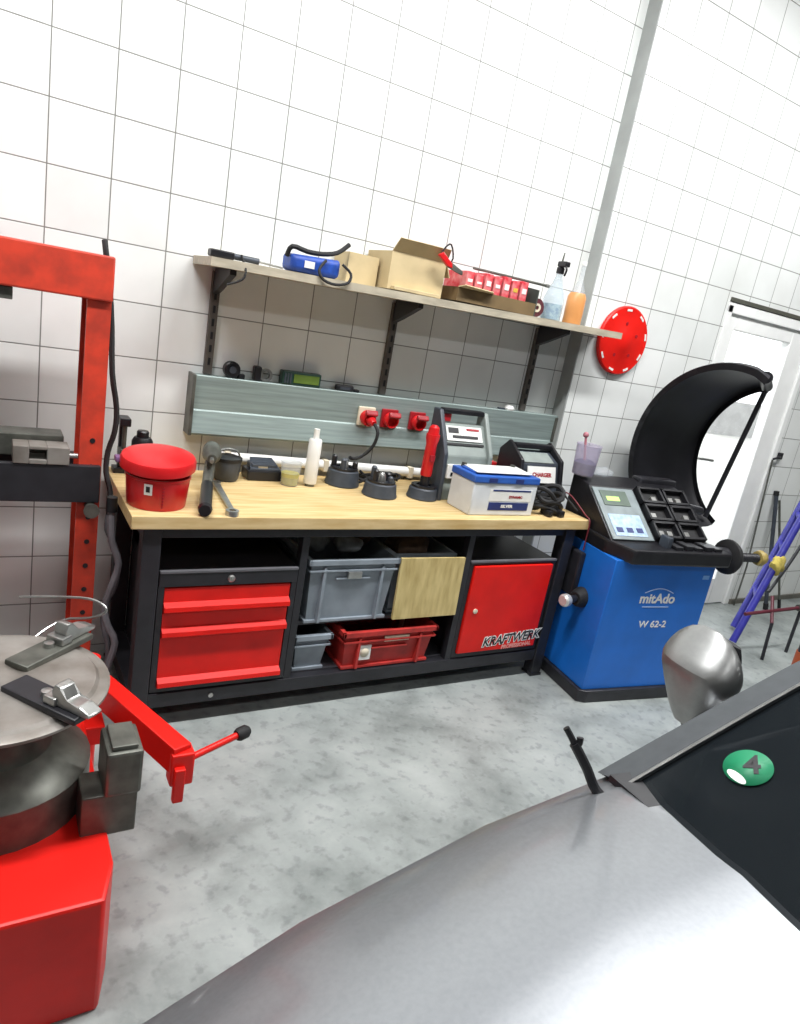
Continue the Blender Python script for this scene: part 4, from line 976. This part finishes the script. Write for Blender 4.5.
# ------------------------------------------------------------------ car (heading left, bonnet toward the viewer)
t = thing('car', 'dark windowed silver car with chrome mirror at the lower right', 'car', (2.2, -2.95, 0))
YR, YL = -2.135, -3.80; YC = (YR+YL)/2; HW = (YR-YL)/2
def ring_sec(x, zb, zs, zt, wb, ws, wt):
    """body cross section, right side first: sill, shoulder, top"""
    pts = []
    half = [(wb, zb), (wb*1.02, (zb+zs)/2), (ws, zs), (wt, zs+(zt-zs)*.55), (wt*.72, zt-.012), (wt*.35, zt)]
    for w_, z_ in half: pts.append(Vector((x, YC+w_*HW, z_)))
    for w_, z_ in reversed(half): pts.append(Vector((x, YC-w_*HW, z_)))
    return pts
secs = [(-.32, .30, .52, .62, .74, .76, .6), (-.26, .24, .58, .72, .88, .86, .7), (-.1, .2, .66, .80, .97, .94, .8), (.2, .2, .76, .865, .99, .965, .86), (.5, .2, .83, .91, 1., .975, .90), (.78, .2, .862, .925, 1., .98, .91), (.95, .2, .87, .93, 1., .985, .915)]
k = MB().rings([ring_sec(*s) for s in secs]); k.build('front_body', SILVERP, t, 40)
secs2 = [(.952, .2, .862, .90, 1., .985, .93), (1.6, .2, .875, .91, 1., .99, .94), (2.6, .2, .9, .935, 1., .99, .94), (3.5, .22, .9, .95, .99, .96, .93), (4.0, .3, .82, .93, .9, .88, .82)]
k = MB().rings([ring_sec(*s) for s in secs2]); k.build('rear_body', SILVERP, t, 40)
# windscreen, pillars, roof
P0 = Vector((.735, YR-.015, .872)); P1 = Vector((1.62, YR-.205, 1.36))
Q0 = Vector((.735, YL+.015, .872)); Q1 = Vector((1.62, YL+.205, 1.36))
def mir(p): return Vector((p.x, 2*YC-p.y, p.z))
def pillar(y_sgn):
    f = (lambda p: p) if y_sgn > 0 else mir
    k = MB(); k.use(CARDK)
    rs = []
    for i in range(9):
        s = i/8; p = P0.lerp(P1, s)+Vector((0, 0, .02*math.sin(PI*s))); wv = .062-.012*s
        sec = [Vector((0, .0, 0)), Vector((0, -wv, .022)), Vector((.006, -wv, .004)), Vector((.03, -wv*.4, -.012)), Vector((.03, .004, -.018))]
        rs.append([f(p+q) for q in sec])
    k.rings(rs); o = k.build('pillar', None, t, 30)
    rs = []
    for i in range(9):
        s = i/8; p = P0.lerp(P1, s)+Vector((0, 0, .02*math.sin(PI*s))); wv = .062-.012*s
        q = p+Vector((.001, -wv*.97, .0215)); rs.append([f(q+d_) for d_ in (Vector((0, .0032, 0)), Vector((0, 0, .004)), Vector((0, -.0032, .002)), Vector((0, 0, -.002)))])
    sub(MB().rings(rs), 'bright_trim', STEEL, o, t)
    return o
pillar(1); pillar(-1)
k = MB(); rs = []
def wsp(s, v, dn=0.):
    p = P0.lerp(P1, s)+Vector((0, -.058, .02*math.sin(PI*s)+.012)); q = mir(p)
    r = p.lerp(q, v); r.x -= .10*math.sin(PI*v)*(1-.4*s); r.z += .02*math.sin(PI*v)
    return r+Vector((.45, 0, -.9))*dn
N1, N2 = 10, 16
gi = [[k.bm.verts.new(wsp(i/N1, j/N2)) for j in range(N2+1)] for i in range(N1+1)]
go = [[k.bm.verts.new(wsp(i/N1, j/N2, .006)) for j in range(N2+1)] for i in range(N1+1)]
for i in range(N1):
    for j in range(N2):
        k.bm.faces.new((gi[i][j], gi[i][j+1], gi[i+1][j+1], gi[i+1][j])); k.bm.faces.new((go[i][j], go[i+1][j], go[i+1][j+1], go[i][j+1]))
for f in k.bm.faces: f.smooth = True
k.build('windscreen', CARGLASS, t, 60, 'dark tinted windscreen')
# roof, rear glass, side glass
rf = [[Vector((x, YC+s*(HW-.165)*w_, z-.03*abs(s)**3)) for s in (1, .6, .2, -.2, -.6, -1)] for x, z, w_ in ((1.60, 1.38, .98), (1.9, 1.43, .98), (2.6, 1.44, .98), (3.1, 1.38, .96))]
k = MB(); rs = []
for r in rf: rs.append(r+[Vector((p.x, p.y, p.z-.03)) for p in reversed(r)])
k.rings(rs).build('roof', SILVERP, t, 40)
for f in ((lambda p: p), mir):
    k = MB(); q = [Vector((.90, YR-.03, .885)), Vector((3.5, YR-.06, .94)), Vector((3.1, YR-.21, 1.33)), Vector((1.66, YR-.21, 1.35))]
    k.prism([f(p) for p in q], f(Vector((0, YC-.012, 0)))-f(Vector((0, YC, 0)))); k.build('side_window', CARGLASS, t)
k = MB().prism([Vector((3.1, YR-.19, 1.33)), Vector((3.1, YL+.19, 1.33)), Vector((3.6, YL+.1, .95)), Vector((3.6, YR-.1, .95))], (.02, 0, .01)); k.build('rear_window', CARGLASS, t)
# cabin floor and dashboard behind the glass
MB().prism([(1.0, YR-.1, .82), (1.45, YR-.1, .86), (1.45, YL+.1, .86), (1.0, YL+.1, .82)], (0, 0, .05)).build('dashboard', GREYBLK, t)
for y in (-2.55, -3.4):
    MB().box(1.75, 2.2, y-.22, y+.22, .6, .92, .05).box(2.15, 2.3, y-.22, y+.22, .8, 1.25, .05, Euler((0, .2, 0))).build('seat', BLACK, t)
MB().lathe([(.17, 0), (.19, .0), (.19, .02), (.17, .02), (.17, 0)], (1.62, -3.4, .97), Vector((-.9, 0, .4)), 30, False, False).build('steering_wheel', BLACKPL, t)
# cowl strip between bonnet and glass
MB().prism([(.72, YR-.05, .884), (.80, YR-.07, .892), (.80, YL+.07, .892), (.72, YL+.05, .884)], (0, 0, .012)).build('cowl', BLACKPL, t)
# mirror
M0 = Vector((1.108, -2.045, .953))
k = MB(); rs = []
def lerp_tab(tab, x):
    for (a, p), (b_, q) in zip(tab, tab[1:]):
        if x <= b_: return p+(q-p)*(x-a)/(b_-a)
    return tab[-1][1]
for i in range(19):
    q = i/18
    z = .105-.205*q
    w_ = lerp_tab([(0, .02), (.06, .048), (.14, .066), (.25, .08), (.36, .087), (.5, .083), (.65, .07), (.8, .055), (.93, .042), (1, .03)], q)
    fwd = lerp_tab([(0, .004), (.12, .022), (.25, .042), (.36, .058), (.42, .062), (.6, .055), (.8, .045), (1, .03)], q)
    bk = lerp_tab([(0, .004), (.1, .02), (.4, .03), (.8, .026), (1, .015)], q)
    r = []
    for jj in range(26):
        a = 2*PI*jj/26; cx, sy = math.cos(a), math.sin(a)
        e_ = lambda v, p: math.copysign(abs(v)**p, v)
        r.append(M0+Vector((e_(sy, .8)*(fwd if sy < 0 else bk), e_(cx, .8)*w_-.012*q, z)))
    rs.append(r)
k.rings(rs); 
mo = k.build('mirror', mat('satin_chrome', '#9b9c9b', .36, .85, .06, 60, 0), t, 20, 'chrome mirror housing')
rs = []
for i in range(9):
    s = i/8; z = .085-.15*s; w_ = .076*math.sqrt(max(.02, 1-((s-.4)/.66)**2))
    rs.append([M0+Vector((.026+.004*math.sin(a), w_*math.cos(a)*.9 if 0 else w_*.9*math.cos(a), z)) + Vector((.012*max(0, math.sin(a)), 0, 0)) for a in [2*PI*q/14 for q in range(14)]])
sub(MB().rings(rs), 'mirror_backing', BLACKPL, mo, t)
k = MB().tube([M0+Vector((.0, -.012, -.09)), M0+Vector((-.004, -.04, -.115)), (1.06, YR-.02, .85)], lambda q: .024-.004*q, 12); k.build('mirror_foot', BLACKPL, t)
# sticker on the windscreen
def on_glass(s, v, n=.0022): return wsp(s, v)+Vector((-.45, 0, .9))*n
sc_, vc_ = .16, .055
ct = wsp(sc_, vc_); ex = (wsp(sc_, vc_+.03)-wsp(sc_, vc_-.03)).normalized(); eu = (wsp(sc_+.05, vc_)-wsp(sc_-.05, vc_)).normalized(); en = ex.cross(eu).normalized()
if en.z < 0: en = -en
R_ = .036
ring_ = [ct+(ex*math.cos(a)+eu*math.sin(a))*R_+en*.0025 for a in [2*PI*i/36 for i in range(36)]]
st = MB().prism(ring_, en*.0008).build('emission_sticker', GREEN, t, None, 'round green sticker')
sm = MB().prism([ct+(ex*math.cos(a)*.018+eu*(math.sin(a)*.007))-eu*.026+ex*.004+en*.0036 for a in [2*PI*i/24 for i in range(24)]], en*.0005); sub(sm, 'sticker_field', WHITE, st, t)
tu = (eu*.664-ex*.748).normalized(); tr = (ex*.664+eu*.748).normalized()
Mt = Matrix(((tr.x, tu.x, en.x, 0), (tr.y, tu.y, en.y, 0), (tr.z, tu.z, en.z, 0), (0, 0, 0, 1)))
Mt.translation = ct+en*.004+tu*.003+tr*.006
text_part('sticker_digit', '4', .052, BLACKPL, st, Mt, .001, 0, .0003, 1, t)
# wiper arm standing up from the cowl with empty forked end
k = MB().tube([(.70, -2.235, .868), (.684, -2.196, .88), (.672, -2.176, .91), (.658, -2.159, .937), (.653, -2.153, .946)], .0085, 10); k.build('wiper_arm', BLACKPL, t)
k = MB().tube([(.655, -2.155, .942), (.648, -2.147, .956), (.641, -2.139, .968)], .0055, 8).tube([(.656, -2.156, .94), (.660, -2.157, .948), (.661, -2.155, .957)], .0055, 8); k.build('wiper_hook', BLACKPL, t)
# wheels
for x in (.25, 3.05):
    for y in (YR-.11, YL+.11):
        s = 1 if y > YC else -1
        w_ = MB().lathe([(.19, -.09), (.29, -.1), (.31, -.07), (.31, .07), (.29, .1), (.19, .09)], (x, y, .31), (0, s, 0), 36, True, True).build('wheel', RUBBER, t)
        k = MB().lathe([(0, 0), (.05, .0), (.19, -.02), (.19, -.04), (0, -.04)], (x, y+s*.115, .31), (0, s, 0), 30); sub(k, 'rim', STEEL, w_, t)

# strip helper properties that are not part of the scene description
for o in bpy.data.objects:
    if 'world_authored' in o: del o['world_authored']

# ------------------------------------------------------------------ view
vs = bpy.context.scene.view_settings
vs.view_transform = 'Standard'; vs.look = 'None'; vs.gamma = 1; vs.use_curve_mapping = False
vs.exposure = 0.35
